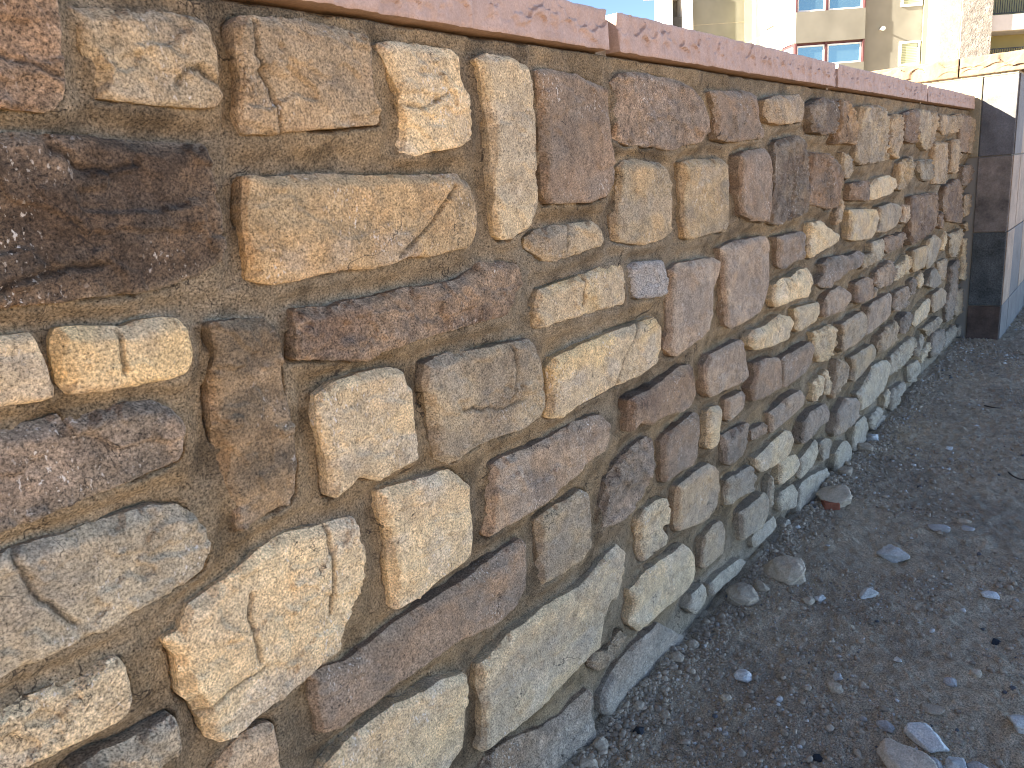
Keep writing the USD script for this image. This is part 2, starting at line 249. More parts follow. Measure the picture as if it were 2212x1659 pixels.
('greycream','layer',[[3224,239],[3375,247],[3620,244],[3630,201],[3550,167],[3208,166],[3190,185]],None),
('greycream','layer',[[3722,201],[3791,225],[3803,180],[3740,130],[3691,141]],None),
('cream','layer',[[3836,130],[3960,153],[3942,108],[3809,82],[3794,103]],None),
('greypurple','layer',[[4000,124],[4048,177],[4318,144],[4338,83],[4267,45],[4052,54]],None),
('grey','layer',[[4392,103],[4649,104],[4645,41],[4416,30]],None),
('grey','layer',[[4745,68],[4854,79],[4830,31],[4765,15]],None),
('greyblue','layer',[[3541,133],[3744,112],[3778,52],[3653,33],[3568,54]],None),
('greyblue','smooth',[[2931,269],[3099,254],[3188,236],[3246,200],[3166,159],[3099,133],[2952,132],[2778,144],[2780,169],[2751,214],[2838,226]],None),
('tan','layer',[[2511,392],[2558,378],[2624,351],[2627,318],[2615,290],[2533,279],[2469,269],[2457,290],[2474,321],[2494,365]],None),
('cream','layer',[[2274,370],[2325,383],[2352,373],[2343,320],[2278,311]],None),
('cream','layer',[[2370,376],[2406,383],[2428,346],[2423,299],[2390,302],[2374,334]],None),
('purple','smooth',[[1814,535],[1879,534],[1961,518],[1973,480],[1960,435],[1849,436],[1787,444],[1781,478],[1805,501]],None),
('purple','smooth',[[2003,503],[2112,509],[2227,507],[2240,486],[2223,442],[2167,425],[2024,420],[1995,427],[1997,468]],None),
('pinkgrey','smooth',[[1548,615],[1599,615],[1718,615],[1738,584],[1749,544],[1749,515],[1690,508],[1541,521],[1524,533],[1516,566],[1521,596]],None),
('pinkgrey','smooth',[[1654,484],[1703,483],[1746,480],[1746,461],[1729,439],[1662,430],[1648,434],[1643,451]],None),
('cream', 'smooth', [[1542, 487], [1559, 492], [1597, 485], [1599, 458], [1586, 434], [1593, 413], [1580, 397], [1545, 396], [1528, 405], [1538, 432], [1532, 467]], 'thin upright cream stone'),
('purplebrown','smooth',[[1194,606],[1231,607],[1323,610],[1426,616],[1458,613],[1468,568],[1460,532],[1422,524],[1319,536],[1262,538],[1227,553],[1186,546],[1188,567]],None),
('purple','smooth',[[1326,485],[1341,494],[1477,503],[1490,497],[1493,451],[1475,403],[1454,387],[1388,394],[1327,395],[1319,420],[1321,459]],None),
('greypurple','rough',[[1117,471],[1145,492],[1201,509],[1260,511],[1279,506],[1281,472],[1283,447],[1261,411],[1191,382],[1148,381],[1083,387],[1077,398],[1099,432]],None),
('pinkgrey','flake',[[808,609],[825,613],[900,607],[980,611],[1069,608],[1101,603],[1119,585],[1116,553],[1099,535],[1032,535],[1012,523],[954,515],[889,506],[830,508],[775,507],[774,516],[784,536],[795,577]],None),
('greytan','smooth',[[901,479],[918,485],[978,487],[1028,489],[1043,476],[1047,441],[1040,377],[1016,366],[954,363],[897,368],[891,385],[899,418],[897,450]],None),
('creamgrey','rough',[[1217,355],[1245,367],[1323,362],[1343,350],[1355,323],[1349,291],[1316,299],[1337,274],[1326,256],[1254,259],[1227,261],[1218,288],[1221,311],[1212,342]],None),
('tan','smooth',[[1386,364],[1472,369],[1544,363],[1581,340],[1593,284],[1579,244],[1528,233],[1382,262],[1374,285],[1374,326]],None),
('tan','smooth',[[1507,193],[1557,201],[1610,194],[1628,167],[1616,106],[1512,114],[1490,127],[1494,168]],None),
('greypurple','flake',[[1632,400],[1695,401],[1758,399],[1764,385],[1758,359],[1728,326],[1661,318],[1628,333],[1629,376]],None),
('purple','layer',[[1788,368],[1882,361],[1883,332],[1794,340]],None),
('pinkgrey','smooth',[[1918,377],[1979,376],[2051,385],[2162,378],[2183,355],[2164,329],[2024,322],[1926,320]],None),
('cream','smooth',[[1819,283],[1870,283],[1982,290],[2043,290],[2089,276],[2106,245],[2073,213],[1984,215],[1898,228],[1848,237],[1816,260]],None),
('grey','flake',[[1644,286],[1688,282],[1794,272],[1804,239],[1789,206],[1716,213],[1646,219],[1640,243]],None),
('greytan','smooth',[[1722,170],[1789,172],[1882,167],[1896,140],[1883,98],[1847,79],[1746,90],[1722,95],[1722,131]],None),
('greycream','layer',[[1926,179],[1946,194],[1951,153],[1945,107],[1921,106],[1916,145]],None),
('cream','smooth',[[1999,209],[2058,206],[2140,189],[2153,158],[2135,136],[2001,143],[1993,162]],None),
('greypurple','smooth',[[2249,289],[2306,285],[2388,276],[2404,248],[2397,215],[2324,220],[2259,210],[2167,214],[2158,224],[2184,275]],None),
('greyblue','smooth',[[2174,162],[2248,168],[2313,180],[2323,169],[2312,135],[2265,107],[2173,99],[2160,113]],None),
('grey','flake',[[2360,153],[2427,149],[2447,140],[2454,113],[2433,78],[2380,88],[2368,114]],None),
('greyblue','smooth',[[2487,80],[2578,91],[2639,75],[2670,40],[2664,-6],[2562,-6],[2509,1],[2496,35]],None),
('pinkgrey', 'flake', [[2525, 207], [2616, 233], [2723, 206], [2767, 181], [2744, 132], [2655, 122], [2497, 134], [2485, 150]], 'proud pinkish stone standing out of the wall'),
('greycream','smooth',[[2724,107],[2862,100],[2882,48],[2869,7],[2731,5],[2714,55]],None),
('greyblue','layer',[[2942,70],[3096,71],[3113,53],[3095,37],[3001,29],[2963,20],[2939,45]],None),
('cream','layer',[[3147,102],[3202,120],[3202,80],[3179,44],[3148,56]],None),
('greytan','layer',[[3259,55],[3314,88],[3486,77],[3486,36],[3379,37],[3333,-10],[3268,8]],None),
('grey','layer',[[3029,19],[3139,27],[3185,10],[3144,0],[2998,2]],None),
('greyblue','smooth',[[2149,80],[2211,86],[2312,73],[2416,52],[2453,19],[2455,-11],[2388,-21],[2239,-18],[2137,1],[2139,44]],None),
('greyblue','flake',[[1984,106],[2013,118],[2104,109],[2117,86],[2099,46],[2064,50],[1996,65]],None),
('greyblue','smooth',[[1796,66],[1837,74],[1949,71],[1954,39],[1905,32],[1809,37]],None),
('greyblue','smooth',[[1937,4],[2013,12],[2065,19],[2051,-11],[2018,-25],[1955,-19],[1923,-18]],None),
('greyblue','smooth',[[1413,61],[1438,85],[1498,82],[1502,55],[1487,38],[1438,36]],None),
('greyblue','smooth',[[1533,63],[1599,63],[1713,49],[1740,32],[1669,21],[1604,30],[1530,35]],None),
('cream','smooth',[[1246,235],[1354,221],[1409,220],[1442,194],[1455,173],[1452,141],[1439,121],[1404,110],[1320,116],[1245,118],[1202,118],[1173,147],[1168,163],[1183,188],[1178,221],[1208,225]],None),
('greypurple','smooth',[[1057,55],[1080,71],[1148,90],[1208,98],[1288,91],[1345,44],[1390,5],[1364,-10],[1288,-4],[1237,-1],[1188,-4],[1118,-3],[1069,-2],[1054,26]],None),
('browntan','rough',[[1025,150],[1043,156],[1086,139],[1117,148],[1142,152],[1152,136],[1132,116],[1084,112],[1048,118],[1029,136]],None),
('creamgrey','smooth',[[726,311],[729,319],[747,319],[808,333],[901,328],[1004,316],[1083,335],[1143,335],[1155,316],[1147,278],[1137,266],[1116,235],[1095,243],[1073,225],[1056,181],[1052,167],[1022,167],[952,165],[882,161],[788,169],[743,173],[716,177],[711,185],[720,199],[727,255],[720,283]],None),
('purple','smooth',[[448,469],[457,467],[500,459],[538,462],[621,463],[714,463],[825,471],[851,472],[854,458],[849,421],[844,392],[820,375],[780,366],[689,377],[608,382],[566,383],[525,378],[496,381],[474,379],[456,385],[447,392],[449,408],[445,435],[447,457]],None),
('cream','smooth',[[448,349],[502,358],[562,357],[625,345],[658,340],[683,331],[697,326],[699,302],[685,252],[675,214],[641,206],[607,203],[538,218],[436,298],[428,337]],None),
('purplebrown','rough',[[732,150],[778,142],[815,135],[877,113],[939,100],[998,99],[1016,99],[1022,79],[1012,60],[1016,20],[1013,-2],[990,-12],[963,-18],[930,-40],[662,104],[675,127]],None)]
HCAP, TCAP = 1.205, 0.064
WALL_X0, WALL_X1 = -0.9, 4.80
def spaced(a, b, f):
    out = [a]
    while out[-1] < b: out.append(out[-1] + f(out[-1]))
    return np.array(out[:-1] + [b])
def ground_z(x, y):
    p = np.stack([x, y, 0*x], -1)
    fade = np.exp(-np.maximum(0, np.hypot(x-2, y+.5)-5)/6)
    z = .030*(fbm(p*1.7, 3, 11)-.5) + .016*(fbm(p*7, 3, 12)-.5) + .012*(fbm(p*26, 3, 13)-.5) + .010*(fbm(p*70, 3, 14)-.5) + .005*(fbm(p*190, 2, 16)-.5)*smoothstep(.35, .6, fbm(p*6, 3, 17))
    z = z*fade
    foot = np.exp(-np.abs(np.minimum(y, 0))/.05)*(x > -1)*(x < 5)
    return z + foot*.034*(fbm(p*17, 4, 15)-.42)
gx = np.concatenate([-np.geomspace(400, 1.0, 28), spaced(-.9, .85, lambda v: .05), spaced(.87, 6.2, lambda v: .0038+.0022*max(0, v-1)), 6.2+np.geomspace(.05, 500, 34)])
gy = np.concatenate([-1.5-np.geomspace(400, .06, 34), spaced(-1.45, -1.0, lambda v: .03), spaced(-.98, .02, lambda v: .0042), .02+np.geomspace(.03, 400, 30)])
GX, GY = np.meshgrid(gx, gy, indexing='ij')
GZ = ground_z(GX, GY)
gp = np.stack([GX.ravel(), GY.ravel(), 0*GX.ravel()], 1)
k = smoothstep(.4, .62, fbm(gp*5.0, 4, 21))[:, None]; k2 = smoothstep(.5, .7, fbm(gp*1.3, 3, 22))[:, None]
gt = (1-k)*np.array([.48, .38, .26]) + k*np.array([.37, .297, .21]); gt = gt*(1-.0*k2) + .0
gt = (1-.45*k2)*gt + .45*k2*np.array([.56, .43, .275])
bounce_mix = smoothstep(-1.1, -1.8, gp[:, 1])[:, None]; gt = gt*(1-bounce_mix) + bounce_mix*np.array([.47, .315, .165])*(1-.2*k)  # unseen ground further out, coloured warmer to add bounce light on the wall
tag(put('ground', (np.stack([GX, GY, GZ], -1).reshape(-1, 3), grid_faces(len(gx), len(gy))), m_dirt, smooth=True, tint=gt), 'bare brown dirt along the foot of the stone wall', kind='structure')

# ------------------------------------------------------------------ stone wall
COL = dict(
 gold=((.38, .265, .145), (.30, .225, .14)), goldtan=((.36, .265, .155), (.28, .225, .16)), goldcream=((.52, .39, .215), (.43, .345, .25)),
 cream=((.54, .425, .28), (.46, .37, .265)), creamgrey=((.44, .355, .25), (.35, .30, .245)), greycream=((.38, .33, .27), (.31, .275, .235)),
 tan=((.36, .27, .18), (.29, .225, .165)), greytan=((.34, .275, .20), (.25, .21, .175)), browntan=((.28, .195, .12), (.15, .115, .085)),
 brown=((.235, .16, .12), (.16, .12, .10)), goldbrown=((.34, .22, .12), (.22, .15, .1)), purple=((.25, .180, .142), (.21, .158, .13)),
 purplebrown=((.245, .172, .127), (.17, .12, .10)), pinkgrey=((.335, .255, .205), (.26, .205, .18)), greypurple=((.235, .185, .165), (.16, .135, .125)),
 dark=((.068, .048, .038), (.13, .088, .062)), darkgrey=((.15, .12, .11), (.21, .175, .155)), greydark=((.2, .17, .145), (.3, .26, .22)),
 grey=((.28, .25, .215), (.22, .195, .175)), greyblue=((.42, .37, .31), (.34, .305, .26)), pinkcream=((.44, .335, .25), (.36, .27, .21)), speckle=((.42, .39, .35), (.3, .28, .25)))
def depth_at(x, z): return (np.array([x, 0, z])-EYE) @ _f
def line_dist(P, line):
    L = shapely.LineString(np.array(line)/1000); return shapely.distance(shapely.points(P), L)
def build_stone(pts, key, rel, seed, cracks=()):
    rng = np.random.default_rng(seed)
    pts = np.array(pts, float)/1000
    poly = Polygon(pts).buffer(0)
    if poly.geom_type != 'Polygon': poly = max(poly.geoms, key=lambda g: g.area)
    size = math.sqrt(poly.area); c = np.array(poly.centroid.coords[0])
    dz = max(.45, depth_at(*c)); s = float(np.clip(dz*2.3/769, .0026, .011)); s = min(s, size/10)
    rr = min(.0028, size*.04); poly = poly.buffer(-rr).buffer(rr*1.9).buffer(-rr*.9)
    if poly.geom_type != 'Polygon': poly = max(poly.geoms, key=lambda g: g.area)
    n = max(24, int(poly.length/(s*.8)))
    b = np.array([poly.exterior.interpolate(t, normalized=True).coords[0] for t in np.arange(n)/n])
    tg = np.roll(b, -1, 0)-np.roll(b, 1, 0); tg /= np.linalg.norm(tg, axis=1)[:, None]+1e-9
    nm = np.stack([tg[:, 1], -tg[:, 0]], 1)
    q = np.stack([b[:, 0], 0*b[:, 0]+seed, b[:, 1]], 1)
    amp = min(.0024, size*.018)
    b = b+nm*((fbm(q*38, 3, 5)-.5)*2*amp + (fbm(q*150, 2, 6)-.5)*amp*.9)[:, None]
    poly = Polygon(b).buffer(0)
    if poly.geom_type != 'Polygon': poly = max(poly.geoms, key=lambda g: g.area)
    ring = np.array(poly.exterior.coords)[:-1]
    P = [ring]
    last = 0
    for o in (.0014, .0034, .0065, .0105):
        if o < s*.3 or o > size*.2: continue
        inner = poly.buffer(-o)
        for g in getattr(inner, 'geoms', [inner]):
            if g.is_empty: continue
            m = max(8, int(g.length/(s*.95)))
            P.append(np.array([g.exterior.interpolate(t, normalized=True).coords[0] for t in (np.arange(m)+rng.random())/m]))
        last = o
    inner = poly.buffer(-(last+s*.55))
    if not inner.is_empty:
        x0, z0, x1, z1 = inner.bounds
        X, Z = np.meshgrid(np.arange(x0, x1, s), np.arange(z0, z1, s*.87)); X = X+(np.arange(len(X))[:, None] % 2)*s*.5
        g = np.stack([X.ravel(), Z.ravel()], 1)+rng.uniform(-.16, .16, (X.size, 2))*s
        P.append(g[shapely.contains_xy(inner, g[:, 0], g[:, 1])])
    P = np.vstack(P)
    tri = Delaunay(P).simplices
    cen = P[tri].mean(1); tri = tri[shapely.contains_xy(poly, cen[:, 0], cen[:, 1])]
    e1, e2 = P[tri[:, 1]]-P[tri[:, 0]], P[tri[:, 2]]-P[tri[:, 0]]
    cr = e1[:, 0]*e2[:, 1]-e1[:, 1]*e2[:, 0]
    tri = tri[np.abs(cr) > 1e-12]; cr = cr[np.abs(cr) > 1e-12]
    tri[cr < 0] = tri[cr < 0][:, ::-1]                # counter-clockwise in (x, z) looks along -y ... towards the camera
    d = shapely.distance(shapely.points(P), poly.exterior)
    # relief, y grows into the wall
    q = np.stack([P[:, 0], 0*P[:, 0]+seed*.37, P[:, 1]], 1)
    tg = np.roll(ring, -2, 0)-np.roll(ring, 2, 0); tg /= np.linalg.norm(tg, axis=1)[:, None]+1e-9
    sgn = 1 if poly.exterior.is_ccw else -1
    nrm = sgn*np.stack([tg[:, 1], -tg[:, 0]], 1)[cKDTree(ring).query(P)[1]]
    wl = np.clip(np.maximum(0, -nrm[:, 0])+.85*np.maximum(0, nrm[:, 1]), 0, 1)      # worn bevels on the upper and left arrises, crisp ones below
    r = np.clip((.0024+.0105*wl)*(.25+1.5*fbm(q*13, 2, 31)), .0016, size*.2)
    t = np.clip(d/r, 0, 1)
    h = -(.0022+.82*np.maximum(r-.002, 0))*(1-t)**1.35
    k = min(1, size/.09)
    h += .007*k*(fbm(q*8, 2, 41)-.5) + .0038*k*(fbm(q*42, 3, 42)-.5) + .0016*(fbm(q*170, 2, 43)-.5)
    if rel in ('flake', 'rough'):
        f1 = fbm(q*np.array([13, 1, 17])/max(.5, k), 4, 44); f2 = fbm(q*np.array([24, 1, 19]), 3, 45)
        h += k*(.0042*smoothstep(.50, .515, f1) + .003*smoothstep(.56, .575, f2) - .0035)
    if rel == 'smooth': h += k*.0026*(smoothstep(.55, .57, fbm(q*np.array([12, 1, 16])/max(.5, k), 4, 44)) - .3)
    if rel == 'rough': h += .0035*(fbm(q*75, 3, 46)-.5)
    if rel == 'layer':
        w = q[:, 0]*rng.choice([28, 38, 50])/max(.6, min(1, size/.1)) + rng.uniform(-9, 9)*q[:, 2] + 1.6*fbm(q*9, 3, 47) + .25*seed
        h += .011*k*smoothstep(.8, .95, w % 1)*(.1+1.2*fbm(q*np.array([14, 1, 5]), 2, 48)) - .004 - .007*k*np.exp(-(((w*.5+.37) % 1-.5)/.055)**2)*smoothstep(.4, .55, fbm(q*np.array([9, 1, 12]), 2, 50))
        h += .004*k*smoothstep(.5, .53, fbm(q*np.array([24, 1, 8]), 2, 49)) - .002
    a, bb = rng.uniform(-.022, .022, 2)
    h += (P-c) @ [a, bb] + rng.uniform(-.0015, .006) + min(.008, max(0, c[0]-1.2)*.006)*rng.uniform(.3, 1)
    y = -h
    ck = np.zeros(len(P))
    for ln in cracks:
        dl = line_dist(P + ((fbm(q*60, 2, 58)-.5)*.008)[:, None], ln); y = y + .0050*np.exp(-(dl/.0026)**2); ck = np.maximum(ck, np.exp(-(dl/.0019)**2))
    base, sec = (np.array(v)*[1.04, .935, .68] for v in COL[key])
    val = rng.uniform(.92, 1.08)
    mix = smoothstep(.40, .60, fbm(q*np.array([11, 1, 15])/max(.6, k), 4, 51))[:, None]
    tint = (base*(1-mix)+sec*mix)*val
    warm = (smoothstep(.5, .68, fbm(q*22, 3, 52))*.35)[:, None]
    tint = tint*(1-warm) + warm*tint*np.array([1.22, 1.05, .82])
    gv = (smoothstep(.52, .66, fbm(q*np.array([15, 1, 19])/max(.7, k), 4, 57))*.28)[:, None]; tint = tint*(1-gv) + gv*tint.mean(1, keepdims=True)*np.array([1.05, .98, .84])
    st = (smoothstep(.5, .64, fbm(q*np.array([34, 1, 26])/max(.7, k), 4, 54))*.32)[:, None]; tint = tint*(1-st) + st*tint*np.array([.60, .58, .60])
    edge = (np.exp(-d/.0045)*smoothstep(.35, .6, fbm(q*30, 2, 53))*.4)[:, None]
    tint = tint*(1-edge) + edge*np.maximum(tint*1.25, np.array([.33, .25, .16]))
    tint = .78*tint + .22*(tint@np.array([.3, .6, .1]))[:, None]*np.array([1.10, 1.0, .80]); tint = tint*1.06
    tint = tint*(1-.72*ck[:, None])
    du = (smoothstep(.15, -.01, P[:, 1]+.16*(fbm(q*14, 3, 59)-.5))*.7)[:, None]; tint = tint*(1-du)+du*np.array([.37, .31, .24])     # dust splashed up from the dirt
    du = (smoothstep(.62, .0, P[:, 1]+.3*(fbm(q*7, 3, 60)-.5))*(.16+.16*min(1, max(0, c[0]-.8)/1.5)))[:, None]; tint = tint*(1-du)+du*np.array([.38, .31, .235])     # thin dust film on the lower courses
    V = np.stack([P[:, 0], y, P[:, 1]], 1)
    # skirt into the mortar
    ed = np.vstack([tri[:, [0, 1]], tri[:, [1, 2]], tri[:, [2, 0]]])
    key_ = np.sort(ed, 1); _, inv, cnt = np.unique(key_, axis=0, return_inverse=True, return_counts=True)
    be = ed[cnt[inv.ravel()] == 1]
    nv = len(V); ids = np.unique(be); mp = {v: i for i, v in enumerate(ids)}
    A = V[ids]; B = A.copy(); B[:, 1] = .055; B[:, [0, 2]] = c + (B[:, [0, 2]]-c)*1.0
    i0 = np.array([mp[v] for v in be[:, 0]])+nv; i1 = np.array([mp[v] for v in be[:, 1]])+nv; kk = len(ids)
    F = np.vstack([tri, np.stack([i1, i0, i0+kk], 1), np.stack([i1, i0+kk, i1+kk], 1)])
    V = np.vstack([V, A, B]); tint = np.vstack([tint, tint[ids]*.95, tint[ids]*.95])
    return (V, F), tint, poly
wall = thing('stone_wall', 'long tan and brown rubble stone wall with thick mortar joints and a pink cap', 'stone wall')
polys = []
CRACKS = {11: [[[766, 1010], [740, 988], [714, 967], [686, 950], [657, 933]]], 17: [[[191, 741], [194, 712], [209, 678], [222, 657]]], 18: [[[311, 506], [344, 515], [375, 516], [393, 517]], [[391, 603], [384, 582], [387, 526]], [[501, 638], [497, 572], [487, 528]]], 2: [[[496, 1178], [492, 1148], [502, 1122], [512, 1100], [510, 1073]]], 24: [[[744, 711], [793, 700], [833, 687], [890, 689]], [[861, 778], [864, 739], [851, 693]]], 3: [[[702, 1108], [730, 1106], [779, 1125]]], 35: [[[2873, 1169], [2861, 1064], [2770, 984]]], 86: [[[2023, 714], [2035, 679], [2047, 637]]], 28: [[[1033, 936], [1025, 917], [1022, 892]]], 10: [[[282, 1063], [299, 1054], [307, 1043], [327, 1043], [357, 1049]], [[212, 952], [247, 961], [276, 963], [311, 965]]], 25: [[[1238, 744], [1175, 692], [1139, 645]]], 0: [[[261, 1136], [278, 1125], [307, 1120]]], 1: [[[407, 1118], [416, 1129], [430, 1131], [448, 1120]]], 14: [[[310, 903], [307, 870]]], 26: [[[1067, 849], [1060, 804]]]}
for i, (key, rel, pts, lab) in enumerate(STONES):
    (V, F), tint, poly = build_stone(pts, key, rel, 100+i, CRACKS.get(i, ()))
    polys.append(poly)
    mat = m_speckle if key == 'speckle' else {'rough': m_rough, 'layer': m_layer}.get(rel, m_stone)
    p = put('stone', (V, F), mat, wall, smooth=True, tint=tint)
    if lab: tag(p, lab)
seen = shapely.union_all([p.buffer(.014) for p in polys]); rg = np.random.default_rng(77); zc = .02; extra = 0
while zc < 1.12:
    hc = rg.uniform(.07, .15); xc = WALL_X0+rg.uniform(0, .05)
    while xc < .22:
        wc = rg.uniform(.09, .27); x1, z1 = min(xc+wc, .3), min(zc+hc, 1.17)
        pp = np.array([[xc, zc], [x1, zc], [x1, (zc+z1)/2], [x1, z1], [(xc+x1)/2, z1], [xc, z1], [xc, (zc+z1)/2]])+rg.uniform(-.008, .008, (7, 2))
        if not Polygon(pp).intersects(seen) and x1-xc > .06:
            key, rel = [('cream', 'smooth'), ('purple', 'smooth'), ('tan', 'flake'), ('greytan', 'flake'), ('brown', 'rough'), ('goldcream', 'smooth')][extra % 6]
            (V, F), tint, poly = build_stone(pp*1000, key, rel, 700+extra); polys.append(poly); extra += 1
            put('stone', (V, F), m_rough if rel == 'rough' else m_stone, wall, smooth=True, tint=tint)
        xc = x1+rg.uniform(.02, .035)
    zc += hc+rg.uniform(.02, .035)
# mortar: one sheet, raised against the stones, cracked away in places
res = .002
rx = np.arange(-.92, WALL_X1+.06, res); rz = np.arange(-.12, HCAP+.02, res)
mask = np.zeros((len(rx), len(rz)), bool)
for poly in polys:
    x0, z0, x1, z1 = poly.bounds
    i0, i1 = np.searchsorted(rx, [x0, x1]); j0, j1 = np.searchsorted(rz, [z0, z1])
    if i1 <= i0 or j1 <= j0: continue
    X, Z = np.meshgrid(rx[i0:i1+1], rz[j0:j1+1], indexing='ij')
    mask[i0:i1+1, j0:j1+1] |= shapely.contains_xy(poly, X.ravel(), Z.ravel()).reshape(X.shape)
dist, near_i = distance_transform_edt(~mask, return_indices=True); dist *= res
vx, vz = np.arange(len(rx))[:, None]-near_i[0], np.arange(len(rz))[None]-near_i[1]
side = (.62*vx-.95*vz)/np.maximum(np.hypot(vx, vz), 1)                     # + right of or below a stone, - left of or above one
field = gaussian_filter(np.where(mask, 0, -.0105*np.clip(side, -.9, 1)*np.exp(-dist/.022)), 2.2)
mx = np.concatenate([np.arange(WALL_X0, -.145, .01), spaced(-.14, WALL_X1, lambda v: 2.5*(.774*max(v, .05)+.44)/769)])
mz = np.arange(-.11, HCAP+.0005, .0038)
X, Z = np.meshgrid(mx, mz, indexing='ij')
ij = np.stack([(X-rx[0])/res, (Z-rz[0])/res]); D = map_coordinates(dist, ij, order=1, mode='nearest'); FD = map_coordinates(field, ij, order=1, mode='nearest')
q = np.stack([X, 0*X, Z], -1)
Y = .0140 + .007*smoothstep(1.0, 2.2, X) + FD*(1+.4*smoothstep(1.0, 2.2, X)) + .008*(fbm(q*6, 3, 61)-.5) + .006*(fbm(q*28, 3, 62)-.5) + .0042*(fbm(q*110, 3, 63)-.5)
Y -= .0045*np.exp(-D/.008)*smoothstep(.35, .62, fbm(q*11, 3, 64))
Y += .012*np.exp(-(D/.0028)**2)*smoothstep(.52, .6, fbm(q*13, 3, 65))
Y += .016*smoothstep(HCAP-.0045-.012*np.clip(fbm(q*np.array([22, 1, 0]), 4, 66)-.5, 0, 1), HCAP-.0005, Z)
Y += .010*smoothstep(.06, .0, Z)*0
k = smoothstep(.42, .6, fbm(q*8, 4, 67))[..., None]
mt = (1-k)*np.array([.235, .170, .096]) + k*np.array([.180, .135, .083])
k3 = smoothstep(.54, .68, fbm(q*4.5, 4, 68))[..., None]; mt = mt*(1-.5*k3) + .5*k3*np.array([.245, .20, .135])
k4 = smoothstep(.56, .66, fbm(q*21, 4, 69))[..., None]; mt = mt*(1-.3*k4)
kd = (smoothstep(.15, -.01, Z+.16*(fbm(q*14, 3, 59)-.5))*.65)[..., None]; mt = mt*(1-kd)+kd*np.array([.33, .27, .20])
put('mortar', (np.stack([X, Y, Z], -1).reshape(-1, 3), grid_faces(len(mx), len(mz))), m_mortar, wall, smooth=True, tint=mt.reshape(-1, 3))
m_block = plain('concrete_block', (.3, .27, .22), .9, .1)
put('block_core', box([WALL_X0, .06, -.3], [WALL_X1, .24, HCAP]), m_block, wall)

# cap stones with a chiselled front
def chisel(u, v, length, tall, seed, w0=.017, deep=.0045):
    """chisel strokes struck from the top and the bottom edge: each a shallow flat scoop that ends in a rounded ledge."""
    rng = np.random.default_rng(seed); h = np.zeros(u.shape)
    n = int(length/w0*2.6)
    for k in range(n):
        cx, w = rng.uniform(0, length), w0*rng.uniform(.55, 1.5)
        top = rng.random() < .5; l = tall*rng.choice([rng.uniform(.3, .62), rng.uniform(.15, .35), rng.uniform(.5, .95)], p=[.6, .25, .15])
        dv = (tall-v) if top else v
        dx = (u-cx-(rng.uniform(-.35, .35))*dv)/w
        end = l-w*1.0*(1-np.sqrt(np.clip(1-dx*dx, 0, 1)))
        ins = (np.abs(dx) < 1)*smoothstep(0, .0022, end-dv)
        cut = deep*rng.uniform(.25, 1.0)*(.42+.58*np.clip(dv/max(l, .005), 0, 1))*(1-.35*dx*dx)
        h = np.where(ins*cut > -h, -ins*cut, h)
    fl = fbm(np.stack([u*130, 0*u+seed, v*26], -1), 3, seed+5)-.5
    return h + .0042*fl
def cap_stone(p0, ax, out, length, z0, z1, back, seed, du=.0028, deep=.0075, w0=.014):
    """slab from p0 along ax, its front facing out, chiselled; back: depth."""
    ax, out = np.array(ax, float), np.array(out, float); up = np.array([0, 0, 1.])
    us = np.arange(0, length+du*.5, du); us[-1] = length
    nz = max(8, int((z1-z0)/.0021)); vs = np.linspace(z0, z1, nz)
    U, Vv = np.meshgrid(us, vs, indexing='ij')
    e = np.minimum(np.minimum(U, length-U), np.minimum(Vv-z0, z1-Vv))
    q = np.stack([U, 0*U+seed, Vv], -1)
    h = chisel(U, Vv-z0, length, z1-z0, seed, w0, deep) - .003*np.exp(-e/.0025) + .006*(fbm(q*8, 2, seed)-.5)
    P = p0 + U[..., None]*ax + Vv[..., None]*up + h[..., None]*out
    P += ((fbm(q*60, 2, seed+1)-.5)*.0025*np.exp(-e/.003))[..., None]*up
    n = len(us); F = grid_faces(n, nz)
    front = trimesh.Trimesh(P.reshape(-1, 3), np.vstack([F[:, [0, 1, 2]], F[:, [0, 2, 3]]]), process=False)
    # remaining faces: bottom, top, ends, back
    B0, B1 = P[:, 0] - (back)*out, P[:, -1] - (back)*out
    def strip(a, b):
        v = np.vstack([a, b]); m = len(a); i = np.arange(m-1)
        return trimesh.Trimesh(v, np.vstack([np.stack([i, i+1, i+m], 1), np.stack([i+1, i+m+1, i+m], 1)]), process=False)
    parts = [front, strip(P[:, 0], B0), strip(B1, P[:, -1]), strip(B0, B1), strip(P[0], P[0]*0+np.linspace(0, 1, nz)[:, None]*(B1[0]-B0[0])+B0[0]), strip(np.linspace(0, 1, nz)[:, None]*(B1[-1]-B0[-1])+B0[-1], P[-1])]
    m = join(parts); m.fix_normals(); return m
CX = [-1.255+.015, -.026, 1.195, 2.421, 3.647, 4.795]
for i in range(5):
    a, b = CX[i]+(.017 if i == 2 else .011), CX[i+1]-(.017 if i == 1 else .011)
    if i == 0: a = WALL_X0
    put('cap_stone', cap_stone(np.array([a, 0.0, 0]), (1, 0, 0), (0, -1, 0), b-a, HCAP+.003, HCAP+TCAP, .275, 3+i, du=.0028 if i < 3 else .005), m_cap, wall, smooth=45)
    if i: 
        jm = box([CX[i]-(.0168 if i == 2 else .0108), .030, HCAP-.002], [CX[i]+(.0168 if i == 2 else .0108), .262, HCAP+TCAP-.006]).subdivide().subdivide()
        put('cap_joint', jm, grainy(f'joint_{"abcd"[i-1]}', (.26, .21, .15), amp2=.4, crack=False) if i == 1 else usdkit.UsdShade.Material.Get(stage, '/World/Looks/joint_a'), wall)

